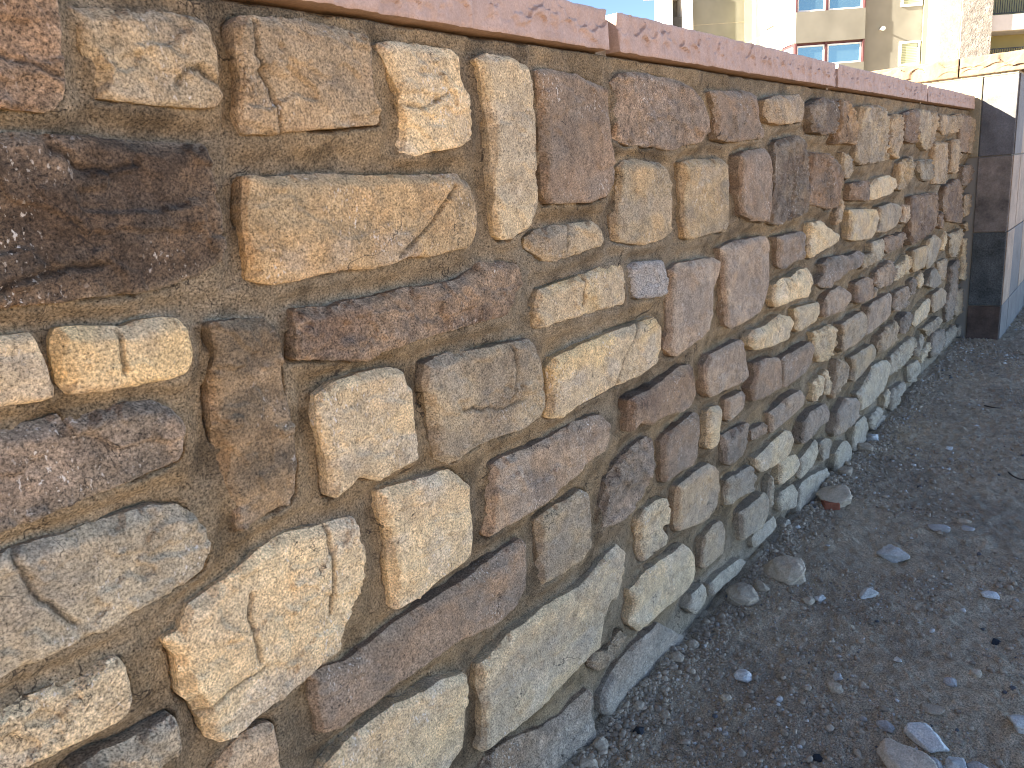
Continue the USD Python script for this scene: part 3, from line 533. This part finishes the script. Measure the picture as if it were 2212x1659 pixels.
# ------------------------------------------------------------------ tiled pillar at the end of the wall
pil = thing('tiled_pillar', 'square pillar faced with slate tiles under a sandy cap at the far end of the wall', 'pillar', (4.805, -.182, 0))
def slate(n, c, a1=.35, a2=.2): return grainy(n, c, amp1=a1, s1=9., amp2=a2, s2=120., pits=.15, bump_dist=.0015, rough=.75, crack=False, spec=.35)
m_t1 = slate('slate_grey', (.13, .128, .128)); m_t2 = slate('slate_purple', (.185, .155, .128), .55); m_t3 = slate('slate_dark', (.082, .088, .084), .5, .5)
m_t4 = slate('slate_rust', (.10, .068, .052), .5); m_t5 = slate('slate_tan', (.29, .21, .14), .35); m_t6 = slate('slate_cream', (.28, .24, .155), .15); m_t7 = slate('slate_bluegrey', (.13, .118, .105), .3)
o = np.array([4.805, -.182, 0.0])
put('core', box(np.array([4.813, -.172, -.1])-o, np.array([7.2, 1.3, 1.36])-o), m_block, pil)
rows = [-.06, .186, .578, .966, 1.360]; g = .0022
ycols = [-.182, -.026, .37, .765, 1.16]
fm = [[m_t4, m_t3, m_t2, m_t1]] + [[m_t6]*4]*3
for ci in range(4):
    for ri in range(4):
        if ci and ri < 3: continue
        a = np.array([4.797+(.002*((ri*3+ci) % 2)), ycols[ci]+g, rows[ri]+g]); b = np.array([4.813, ycols[ci+1]-g, rows[ri+1]-g])
        tag(put('tile', bevel_box(a-o, b-o, .0025), fm[ci][ri], pil), ['rust brown bottom tile', 'dark blue-green tile', 'purple-brown tile', 'grey top tile half in sunlight'][ri] if ci == 0 else None)
xs = [4.8145, 5.10, 5.50, 5.90, 6.30, 6.70, 7.19]
for ci in range(6):
    for ri in range(4):
        a = np.array([xs[ci]+g, -.184-.001*((ci+ri) % 2), rows[ri]+g]); b = np.array([xs[ci+1]-g, -.172, rows[ri+1]-g])
        put('tile', bevel_box(a-o, b-o, .0025), m_t7 if ri == 0 else [m_t5, m_t5, m_t5, m_t7][(ci*2+ri) % 4], pil)
put('cap_mortar', box(np.array([4.803, -.176, 1.360])-o, np.array([7.19, 1.3, 1.3725])-o), m_t6, pil)
for y0, y1 in ((1.25, .69), (.685, .091), (.083, -.205)):
    m = cap_stone(np.array([4.783, y0, 0])-o, (0, -1, 0), (-1, 0, 0), y0-y1, 1.373, 1.463, 2.3 if y1 < -.1 else 1.0, int(40+10*y0), du=.006, deep=.014, w0=.06)
    put('cap_stone', m, m_sandcap, pil, smooth=45)

# ------------------------------------------------------------------ rocks, twigs, gravel
ROCKM = {k: grainy('rock_'+k, c, amp1=.25, s1=40., amp2=.35, s2=330., pits=.4, bump_dist=.0016, crack=False) for k, c in dict(
    rocktan=(.50, .40, .285), clod=(.42, .335, .24), palerock=(.52, .50, .455), greyrock=(.40, .37, .345), white=(.68, .66, .61), speckrock=(.66, .63, .58), rocktan2=(.52, .43, .33), darkrock=(.035, .037, .042), brick=(.30, .105, .06)).items()}
def rock(rx, ry, rz, yaw, seed, angular):
    rng = np.random.default_rng(seed)
    d = rng.normal(size=(11 if angular else 26, 3)); d /= np.linalg.norm(d, axis=1)[:, None]
    m = trimesh.convex.convex_hull(d*rng.uniform(.86, 1.0, (len(d), 1)))
    m = m.subdivide().subdivide()
    if len(m.faces) < 1500: m = m.subdivide()
    m = trimesh.Trimesh(m.vertices, m.faces)
    trimesh.smoothing.filter_laplacian(m, iterations=2 if angular else 5)
    v = np.array(m.vertices); v /= np.abs(v).max(0)
    v += (v/np.linalg.norm(v, axis=1)[:, None])*((fbm(v*1.8+seed, 3, seed)-.5)*.34+(fbm(v*6+seed, 3, seed+1)-.5)*.16)[:, None]
    v *= [rx, ry, rz]
    c, s = math.cos(yaw), math.sin(yaw)
    return np.stack([v[:, 0]*c-v[:, 1]*s, v[:, 0]*s+v[:, 1]*c, v[:, 2]], 1), np.array(m.faces)
def single(name, mesh, mat, loc, label, cat, smooth=40):
    p = put(name, mesh, mat, None, smooth=smooth); UsdGeom.Xformable(p).AddTranslateOp().Set(Gf.Vec3d(*map(float, loc)))
    return tag(p, label, cat)
for i, (x, y, rx, ry, rz, yaw, key, lab) in enumerate([
(2.2643, -0.0697, 0.0435, 0.0435, 0.0306, -1.2993, 'rocktan', 'broad rounded grey-tan rock resting against the wall foot above a scrap of red brick'),
(1.7741, -0.0986, 0.0503, 0.0454, 0.0305, -1.2439, 'rocktan', 'largest rounded tan rock half buried by the wall foot'),
(1.6139, -0.0449, 0.0335, 0.0335, 0.0258, -1.1852, 'clod', 'round pitted brown clod below the largest rounded rock at the wall'),
(1.68, -0.0676, 0.0171, 0.0171, 0.0145, -1.2108, 'clod', 'small brown clod wedged between the round pitted clod and the largest rounded rock'),
(2.0137, -0.2888, 0.035, 0.0272, 0.0183, -1.3694, 'palerock', 'angular pale blue-grey rock alone in the middle of the dirt'),
(2.2225, -0.3591, 0.0243, 0.0136, 0.0091, -1.4186, 'greyrock', 'flat grey stone lying right of and above the angular pale rock'),
(2.3051, -0.4055, 0.0169, 0.0113, 0.0076, -1.4437, 'rocktan', 'small oval tan pebble, upper of the pair at the right'),
(2.2627, -0.4209, 0.0146, 0.0079, 0.0053, -1.4481, 'greyrock', 'flat lilac-grey pebble, lower of the pair at the right'),
(1.7782, -0.2872, 0.0187, 0.0187, 0.0139, -1.3427, 'palerock', 'blocky pale blue pebble left of the white flake'),
(1.9232, -0.5185, 0.0168, 0.0115, 0.0077, -1.4767, 'white', 'thin white flake lying alone near the right edge'),
(1.3291, -0.1613, 0.0156, 0.0156, 0.0107, -1.1857, 'speckrock', 'whitish speckled round pebble in the dirt right of the wall foot'),
(1.2395, -0.1629, 0.01, 0.0096, 0.0065, -1.1619, 'rocktan', 'small tan pebble just below the whitish speckled one'),
(1.234, -0.4838, 0.033, 0.0471, 0.0236, -0.35, 'rocktan2', 'big pointed beige rock at the bottom edge beside the white slab'),
(1.3248, -0.4968, 0.0372, 0.0223, 0.0142, -2.1659, 'white', 'long white slab of stone leaning on the big pointed beige rock'),
(1.2565, -0.5182, 0.0149, 0.0147, 0.0099, -1.4271, 'greyrock', 'dark grey rock under the lower end of the white slab'),
(1.2794, -0.5531, 0.0156, 0.0146, 0.0098, -1.4564, 'palerock', 'mottled round grey-blue rock at the bottom edge right of the white slab'),
(1.2943, -0.5807, 0.014, 0.0117, 0.0078, -1.4789, 'greyrock', 'dim grey rock at the bottom edge, rightmost of the row'),
(1.4436, -0.6205, 0.0191, 0.0176, 0.0118, -1.5158, 'palerock', 'pale crumbly rock at the right edge of the dirt'),
(1.4071, -0.4916, 0.0189, 0.0118, 0.0079, -1.4237, 'clod', 'flat brown stone sunk in the dirt above the white slab'),
(1.5189, -0.504, 0.0113, 0.0096, 0.0065, -1.4425, 'greyrock', 'grey-violet pebble with a dark shadowed side above the sunken flat stone'),
(1.5711, -0.5389, 0.0101, 0.0101, 0.0073, -1.4686, 'rocktan', 'rounded peach-coloured pebble near the right'),
(1.5428, -0.4075, 0.0095, 0.0095, 0.0064, -1.3834, 'white', 'egg-shaped white pebble in the gravelly patch'),
(1.7108, -0.1965, 0.0122, 0.0122, 0.0093, -1.2846, 'palerock', 'pale rounded pebble right of the largest rounded rock'),
(1.6823, -0.1775, 0.0143, 0.0138, 0.0092, -1.2697, 'rocktan', 'faint tan lump next to the pale rounded pebble'),
(1.3182, -0.4336, 0.0097, 0.0139, 0.0069, -0.35, 'greyrock', 'mauve pebble just above the big pointed beige rock'),
(1.3841, -0.3272, 0.0137, 0.0137, 0.0092, -1.3077, 'rocktan', 'brown and tan pebble in the gravelly patch'),
(1.429, -0.3178, 0.0089, 0.0088, 0.0059, -1.3095, 'palerock', 'light blue chip above the brown and tan pebble'),
(1.7295, -0.552, 0.0098, 0.0092, 0.0062, -1.4854, 'darkrock', 'small black stone alone near the right edge'),
(1.1762, -0.3596, 0.0097, 0.007, 0.0047, -1.2891, 'darkrock', 'shiny black chip near the bottom edge'),
(1.0681, -0.0649, 0.0095, 0.0095, 0.0081, -1.0344, 'darkrock', 'wet-looking dark chip with a pale centre beside the wall foot'),
(1.1251, -0.0352, 0.0099, 0.0099, 0.0084, -1.0371, 'clod', 'brown clod near the lower end of the flat purple-grey stone'),
(1.1336, -0.0865, 0.0089, 0.0083, 0.0056, -1.0747, 'clod', 'tan lump of dirt a step away from the wall foot'),
(0.996, -0.0267, 0.0127, 0.0127, 0.01, -0.9763, 'clod', 'crumbly clod against the wall near the bottom edge'),
(0.9417, -0.0364, 0.0147, 0.0143, 0.0096, -0.9569, 'rocktan', 'smooth brown pebble at the bottom edge against the wall'),
(1.3668, -0.0332, 0.0121, 0.0121, 0.0093, -1.1169, 'clod', 'small brown clod at the upper end of the flat purple-grey stone'),
(1.299, -0.0305, 0.0118, 0.0118, 0.0082, -1.0949, 'clod', 'lump of dirt below the flat purple-grey stone'),
(2.8983, -0.0231, 0.0239, 0.0202, 0.0136, -1.3414, 'palerock', 'grey-white rock against the far wall foot'),
(2.9235, -0.2687, 0.013, 0.0102, 0.0068, -1.4243, 'white', 'tiny white chip far out on the dirt'),
(3.2216, -0.3066, 0.0113, 0.0087, 0.0059, -1.4493, 'white', 'farthest white chip on the dirt'),
(2.4887, -0.038, 0.0197, 0.0189, 0.0127, -1.3108, 'clod', 'clod at the wall foot above the broad grey-tan rock'),
(2.7665, -0.0296, 0.0296, 0.0205, 0.0138, -1.333, 'clod', 'crumbling clod below the grey-white rock at the far wall foot')]):
    zg = float(ground_z(np.array([x]), np.array([y]))[0])
    cat = 'clod' if key == 'clod' else 'rock' if rx > .011 else 'pebble'
    v, f = rock(rx*1.15, ry*1.15, rz*1.2, yaw, 300+i, key in ('palerock', 'white', 'darkrock', 'rocktan2'))
    single({'clod': 'dirt_clod', 'rock': 'rock', 'pebble': 'pebble'}[cat], (v, f), ROCKM[key], (x, y, zg+rz*.5), lab, cat)
bx, by = (2.235,-0.065)
bm = bevel_box([-.030, -.022, -.016], [.030, .022, .014], .003).subdivide().subdivide(); bm.vertices += (fbm(np.array(bm.vertices)*90, 3, 7)[:, None]-.5)*.005
bm.apply_transform(trimesh.transformations.rotation_matrix(.5, [0, 0, 1])); single('brick_fragment', bm, ROCKM['brick'], (bx, by, float(ground_z(np.array([bx]), np.array([by]))[0])+.006), 'scrap of red brick under the broad grey-tan rock at the wall foot', 'brick fragment')
def stick(pts, r, mat, name, lab, cat):
    from scipy.interpolate import CubicSpline
    pts = np.array(pts, float); ts = np.linspace(0, 1, len(pts)); C = CubicSpline(ts, pts)(np.linspace(0, 1, 24))
    o = C[0].copy(); V, F = [], []
    for i, c in enumerate(C):
        tg = C[min(i+1, 23)]-C[max(i-1, 0)]; tg /= np.linalg.norm(tg); a = np.cross(tg, [0, 0, 1]); a /= np.linalg.norm(a); b = np.cross(a, tg)
        rr = r*(1-.5*i/23)*(.85+.3*noise(np.array([i*.7, 0, 0.])))
        V += [c-o+rr*(math.cos(w)*a+math.sin(w)*b) for w in np.linspace(0, 2*math.pi, 7)[:-1]]
    for i in range(23):
        for j in range(6): F.append([i*6+j, i*6+(j+1) % 6, (i+1)*6+(j+1) % 6, (i+1)*6+j])
    single(name, (np.array(V), np.array(F)), mat, o, lab, cat, True)
m_twig, m_straw = plain('dark_twig', (.06, .045, .035), .8), plain('pale_straw', (.42, .34, .2), .7)
for pts, r, mt_, nm_, lab, cat in [([[3.5031, -0.2942], [3.4603, -0.3255], [3.4793, -0.3531]], 0.0035, 1, 'twig', 'short dark twig far out on the dirt near the pillar', 'twig'), ([[2.7257, -0.4635], [2.687, -0.4898], [2.7001, -0.515]], 0.003, 1, 'twig', 'thin dark twig at the right edge of the dirt', 'twig'), ([[1.8022, -0.1492], [1.7783, -0.1635], [1.7518, -0.1806]], 0.0007, 0, 'straw', 'single pale straw beside the largest rounded rock', 'straw')]:
    P = np.array(pts); zz = ground_z(P[:, 0], P[:, 1])+r+np.array([.001, .006, .002])
    stick(np.c_[P, zz], r, m_twig if mt_ else m_straw, nm_, lab, cat)

rng = np.random.default_rng(5)
ico = trimesh.creation.icosphere(subdivisions=0, radius=1.0); iv, if_ = np.array(ico.vertices), np.array(ico.faces)
N = 85000
X = .85+5.2*rng.random(N)**1.7; Y = -1.05*rng.random(N)
near = rng.random(N) < .20; Y[near] = -.012-np.abs(rng.normal(0, .035, near.sum()))
keep = (fbm(np.stack([X*4, Y*4, 0*X], 1), 3, 71) > .36+.26*rng.random(N)) | near
X, Y, near = X[keep], Y[keep], near[keep]; N = len(X)
size = np.exp(rng.normal(math.log(.00118), .62, N))*(1+.35*(X-1)); size[near] *= 1.1; size = np.clip(size, .0008, .0085)
Zg = ground_z(X, Y)
tones = np.array([(.40, .315, .225), (.34, .27, .2), (.46, .37, .27), (.40, .36, .31), (.5, .46, .41), (.66, .62, .56), (.12, .12, .125)])
pick = rng.choice(7, N, p=[.36, .2, .16, .12, .09, .03, .04]); crumb = rng.random(N) < .42; pick[crumb] = rng.choice([0, 1], crumb.sum()); size[crumb] = np.clip(np.exp(rng.normal(math.log(.0024), .5, crumb.sum())), .001, .009); pick[near & (rng.random(N) < .8)] = 0
sc = size[:, None]*rng.uniform(.65, 1.25, (N, 3))*[1, 1, .75]
ang = rng.uniform(0, 6.28, N); ca, sa = np.cos(ang), np.sin(ang)
V = iv[None]*(1+.6*(rng.random((N, len(iv), 1))-.5))*sc[:, None]
V = np.stack([V[..., 0]*ca[:, None]-V[..., 1]*sa[:, None], V[..., 0]*sa[:, None]+V[..., 1]*ca[:, None], V[..., 2]], -1)
V += np.stack([X, Y, Zg+size*.28], 1)[:, None]
F = (if_[None]+(np.arange(N)*len(iv))[:, None, None]).reshape(-1, 3)
tag(put('gravel', (V.reshape(-1, 3), F), m_gravel, smooth=True, tint=np.repeat(tones[pick]*rng.uniform(.8, 1.2, (N, 1)), len(iv), 0)), 'loose grit, crumbs and tiny pebbles scattered over the dirt', 'gravel', kind='stuff')

# ------------------------------------------------------------------ apartment building beyond the wall
B = {'O': [54.179, 17.676, 0.0], 'TF': [0.6691, -0.7431, 0.0], 'TS': [0.7431, 0.6691, 0.0], 'bayR': 4.601, 'head_low': 8.557, 'sill_up': 10.414, 'head_gap': 0.16, 'mul0': 2.009, 'mul1': 2.164, 'bay_depth': 2.218, 'yb': 9.499, 'yw0': 3.688, 'yw1': 5.101, 'ywz': 10.334, 'pipe0': 7.125, 'pipe1': 7.586, 'score_z': 10.058, 'w2': -4.027, 'score2': 11.677, 'w0': -6.154, 'o0': -5.56, 'o1': -4.825, 'oz': 13.349, 'mR': 8.91, 'sw0': 7.094, 'sw1': 8.486, 'swh': 1.518, 'swz': [6.7303, 10.3579], 'lamp': [5.7622, 9.079], 'ws': -1.308, 'wn': -3.41, 'gR': 10.798, 'bz0': 7.995, 'bh': 0.897, 'ztop': 14.614}
BO, TF, TS = np.array(B['O']), np.array(B['TF']), np.array(B['TS'])   # origin, along the front (rightwards), into depth
bld = thing('apartment_building', 'cream and grey stucco apartment building with bay windows beyond the wall', 'building', (BO[0], BO[1], 0))
def fbox(a0, a1, b0, b1, z0, z1):
    c = [(a, b, z) for a in (a0, a1) for b in (b0, b1) for z in (z0, z1)]
    return trimesh.convex.convex_hull(np.array([a*TF[:3]+b*TS[:3]+np.array([0, 0, z]) for a, b, z in c]))
m_green, m_white, m_cream = plain('stucco_greige', (.205, .20, .172), .9, .1, .1, .8), plain('stucco_white', (.60, .585, .55), .8, .2, .05), plain('stucco_cream', (.34, .325, .17), .9, .1, .06, .8)
m_burg, m_frame, m_dark, m_rail = plain('burgundy_trim', (.10, .042, .045), .6), plain('window_frame_white', (.75, .75, .74), .5), plain('dark_recess', (.05, .05, .05), .8), plain('dark_railing', (.035, .04, .045), .5)
m_ystone = grainy('cream_ledge_stone', (.21, .175, .10), amp1=.22, s1=2.2, amp2=.2, s2=9., crack=False, pits=.2, bump_dist=.12, pit_scale=4.)
m_gstone = grainy('grey_ledge_stone', (.36, .335, .30), amp1=.3, s1=2.6, amp2=.35, s2=10., crack=False, pits=.5, bump_dist=.22, pit_scale=5.)
m_glass = M('window_glass', {'d': ('diffuse_bsdf', {'color': (.12, .19, .20)}), 'gl': ('glossy_bsdf', {'color': (.42, .58, .56), 'roughness': .03}), 'm': ('mix_closure', {'fac': .62})}, [('d.BSDF', 'm.closure1'), ('gl.BSDF', 'm.closure2')], surface='m.closure')
m_blind = M('window_blind', {'g': ('geometry', {}), 'sx': ('separate_xyz', {}), 'w': ('math', {'math_type': 'multiply', 'value2': 62.0}), 'si': ('math', {'math_type': 'sine'}), 'r': ('rgb_ramp', {'ramp': [(0, (.14, .17, .12)), (1, (.36, .38, .26))]}), 'mr': ('map_range', {'from_min': -1., 'from_max': 1.}), 'p': ('principled_bsdf', {'roughness': .25})},
            [('g.position', 'sx.vector'), ('sx.z', 'w.value1'), ('w.value', 'si.value1'), ('si.value', 'mr.value'), ('mr.result', 'r.fac'), ('r.color', 'p.base_color')])
def window(a0, a1, z0, z1, b, fw=.09, pane=None, side=None, bars=()):
    """a window on the front (plane b) or, with side, on a side plane a=side between depths a0 and a1."""
    mk = (lambda p, q, d0, d1, s, t: fbox(p, q, b+d0, b+d1, s, t)) if side is None else (lambda p, q, d0, d1, s, t: fbox(side+d0, side+d1, p, q, s, t))
    fr = join([mk(a0, a0+fw, -.05, .06, z0, z1), mk(a1-fw, a1, -.05, .06, z0, z1), mk(a0+fw, a1-fw, -.05, .06, z1-fw, z1), mk(a0+fw, a1-fw, -.05, .06, z0, z0+fw)] + [mk(a0+fw, a1-fw, -.04, .05, z-.04, z+.04) for z in bars])
    w = put('window', fr, m_frame, bld)
    put('pane', mk(a0+fw, a1-fw, .0, .03, z0+fw, z1-fw), pane or m_glass, w)
def P(k): return B[k]
ZB, ZT = 0.0, P('ztop')
# bay: spandrels, recessed windows between burgundy jambs
aR = P('bayR'); hl, su = P('head_low'), P('sill_up'); H = su-hl; wh = 1.40*1.0
bd = P('bay_depth')
put('bay_core', fbox(.03, aR-.03, .28, max(bd, 1.2), ZB, ZT), m_burg, bld)
put('bay_spandrel', fbox(0, aR, 0, .6, hl, su), m_green, bld)
put('bay_spandrel', fbox(0, aR, 0, .6, su+wh, ZT), m_green, bld)
put('bay_spandrel', fbox(0, aR, 0, .6, hl-wh-H, hl-wh), m_green, bld)
put('bay_spandrel', fbox(0, aR, 0, .6, ZB, hl-2*wh-H), m_green, bld)
for zz0, zz1 in ((su, su+wh), (hl-wh, hl), (hl-2*wh-H, hl-wh-H)):
    put('burgundy_jamb', fbox(0, .10, .02, .5, zz0, zz1), m_burg, bld)
    put('burgundy_jamb', fbox(aR-.10, aR, .02, .5, zz0, zz1), m_burg, bld)
    put('burgundy_jamb', fbox(P('mul0'), P('mul1'), .10, .4, zz0, zz1), m_burg, bld)
    top = zz1-P('head_gap')
    put('burgundy_head', fbox(.10, aR-.10, .2, .5, top, zz1), m_burg, bld)
    window(.14, P('mul0')-.02, zz0+.02, top, .2)
    window(P('mul1')+.02, aR-.13, zz0+.02, top, .2)
# bay side (faces the sun)
put('bay_side', fbox(-.06, 0.0-.002, .02, bd, hl+.05, su-.3), m_white, bld)
for zz0, zz1 in ((su-.28, su+wh), (hl-wh, hl)):
    put('bay_side', fbox(-.04, -.002, .06, bd, zz0, zz1), m_burg if zz0 < hl else m_white, bld)
    window(.3, bd-.25, zz0+.3, zz1-.2, 0, side=-.09, pane=m_blind, fw=.12)
# cream side wall further back
put('side_wall', fbox(.05, 1.2, bd, P('yb'), ZB, ZT), m_cream, bld)
window(P('yw0'), P('yw1'), P('ywz'), P('ywz')+1.9, 0, side=.0, pane=m_blind, fw=.28, bars=(P('ywz')+1.25,))
put('downpipe', fbox(-.02, .05, P('pipe0'), P('pipe1'), ZB, ZT), m_white, bld)
put('score_line', fbox(.045, .0485, bd, P('yb'), P('score_z'), P('score_z')+.05), m_green, bld)
# main front left of it
put('front_wall', fbox(P('w2'), .05, P('yb'), P('yb')+3, ZB, ZT), m_green, bld)
put('score_line', fbox(P('w2'), .04, P('yb')-.012, P('yb')-.002, P('score2'), P('score2')+.05), m_block, bld)
b3 = P('yb')-.5
put('white_pier', fbox(P('o1'), P('w2'), b3, b3+3, ZB, ZT), m_white, bld)
put('white_pier', fbox(P('w0'), P('o0'), b3, b3+3, ZB, ZT), m_white, bld)
put('white_lintel', fbox(P('o0'), P('o1'), b3+.02, b3+3, P('oz')+.3, ZT), m_white, bld)
put('loggia_back', fbox(P('o0'), P('o1'), b3+1.4, b3+1.6, ZB, P('oz')+.3), m_green, bld)
put('loggia_rail', fbox(P('o0'), P('o1'), b3+.1, b3+.25, ZB, P('oz')-1.05), m_dark, bld)
# main front right of the bay
mr = .30
put('front_wall', fbox(aR-.2, P('mR'), mr, mr+3, ZB, ZT), m_green, bld)
for z0 in P('swz'):
    window(P('sw0'), P('sw1'), z0, z0+P('swh'), mr-.03, fw=.13, pane=m_blind)
a, z = P('lamp')
lc = BO*0+a*TF+mr*TS+np.array([0, 0, z])
l1 = trimesh.creation.cylinder(.13, .10, sections=16); l2 = trimesh.creation.cylinder(.055, .42, sections=12)
R4 = np.eye(4); R4[:3, 2] = TS; R4[:3, 0] = TF; R4[:3, 1] = np.cross(TS, TF)
l1.apply_translation([0, 0, -.40]); l2.apply_translation([0, 0, -.2])
lm = join([l1, l2]); lm.apply_transform(R4); lm.apply_translation(lc); put('drain_spout', lm, m_white, bld)
put('corner_trim', fbox(P('mR')-.30, P('mR'), mr-.10, mr-.005, ZB, ZT), m_cream, bld)
# projecting wing: white side, ledge-stone side, ledge-stone front, balcony
put('wing_side', fbox(P('mR'), P('mR')+.3, P('ws'), mr+1, ZB, ZT), m_white, bld)
sp = P('wn')
put('stone_pier', fbox(P('mR')-.08, P('gR'), sp, P('ws')-.01, ZB, ZT), m_ystone, bld)
put('stone_pier_front', fbox(P('mR')-.05, P('gR'), sp-.06, sp-.002, ZB, ZT), m_gstone, bld)
for zb in (P('bz0'), P('bz0')-3.0):
    put('balcony_beam', fbox(P('gR')+.01, P('gR')+7, sp+.15, sp+.5, zb, zb+P('bh')), m_white, bld)
    put('balcony_floor', fbox(P('gR')+.01, P('gR')+7, sp+.5, sp+3, zb+.1, zb+P('bh')-.05), m_white, bld)
    rl = put('balcony_railing', join([fbox(P('gR')+.02, P('gR')+7, sp+.25, sp+.31, zb+P('bh')+h, zb+P('bh')+h+.06) for h in (.08, 1.05)]), m_rail, bld)
    for i in range(46):
        put('baluster', fbox(P('gR')+.05+i*.15, P('gR')+.085+i*.15, sp+.265, sp+.295, zb+P('bh')+.14, zb+P('bh')+1.05), m_rail, rl)
put('balcony_back', fbox(P('gR')+.01, P('gR')+7, sp+3, sp+3.3, ZB, ZT), m_cream, bld)
put('balcony_door', fbox(P('gR')+.4, P('gR')+1.3, sp+2.93, sp+2.99, P('bz0')-2.9, P('bz0')-.55), m_dark, bld)
put('body', fbox(.05, P('gR')+7, 3.3+max(0, sp), 14, ZB, ZT), m_green, bld)
put('roof', fbox(P('w0')-.3, P('gR')+7.2, max(P('yb'), 3)+.5, 14.3, ZT, ZT+.4), m_white, bld)
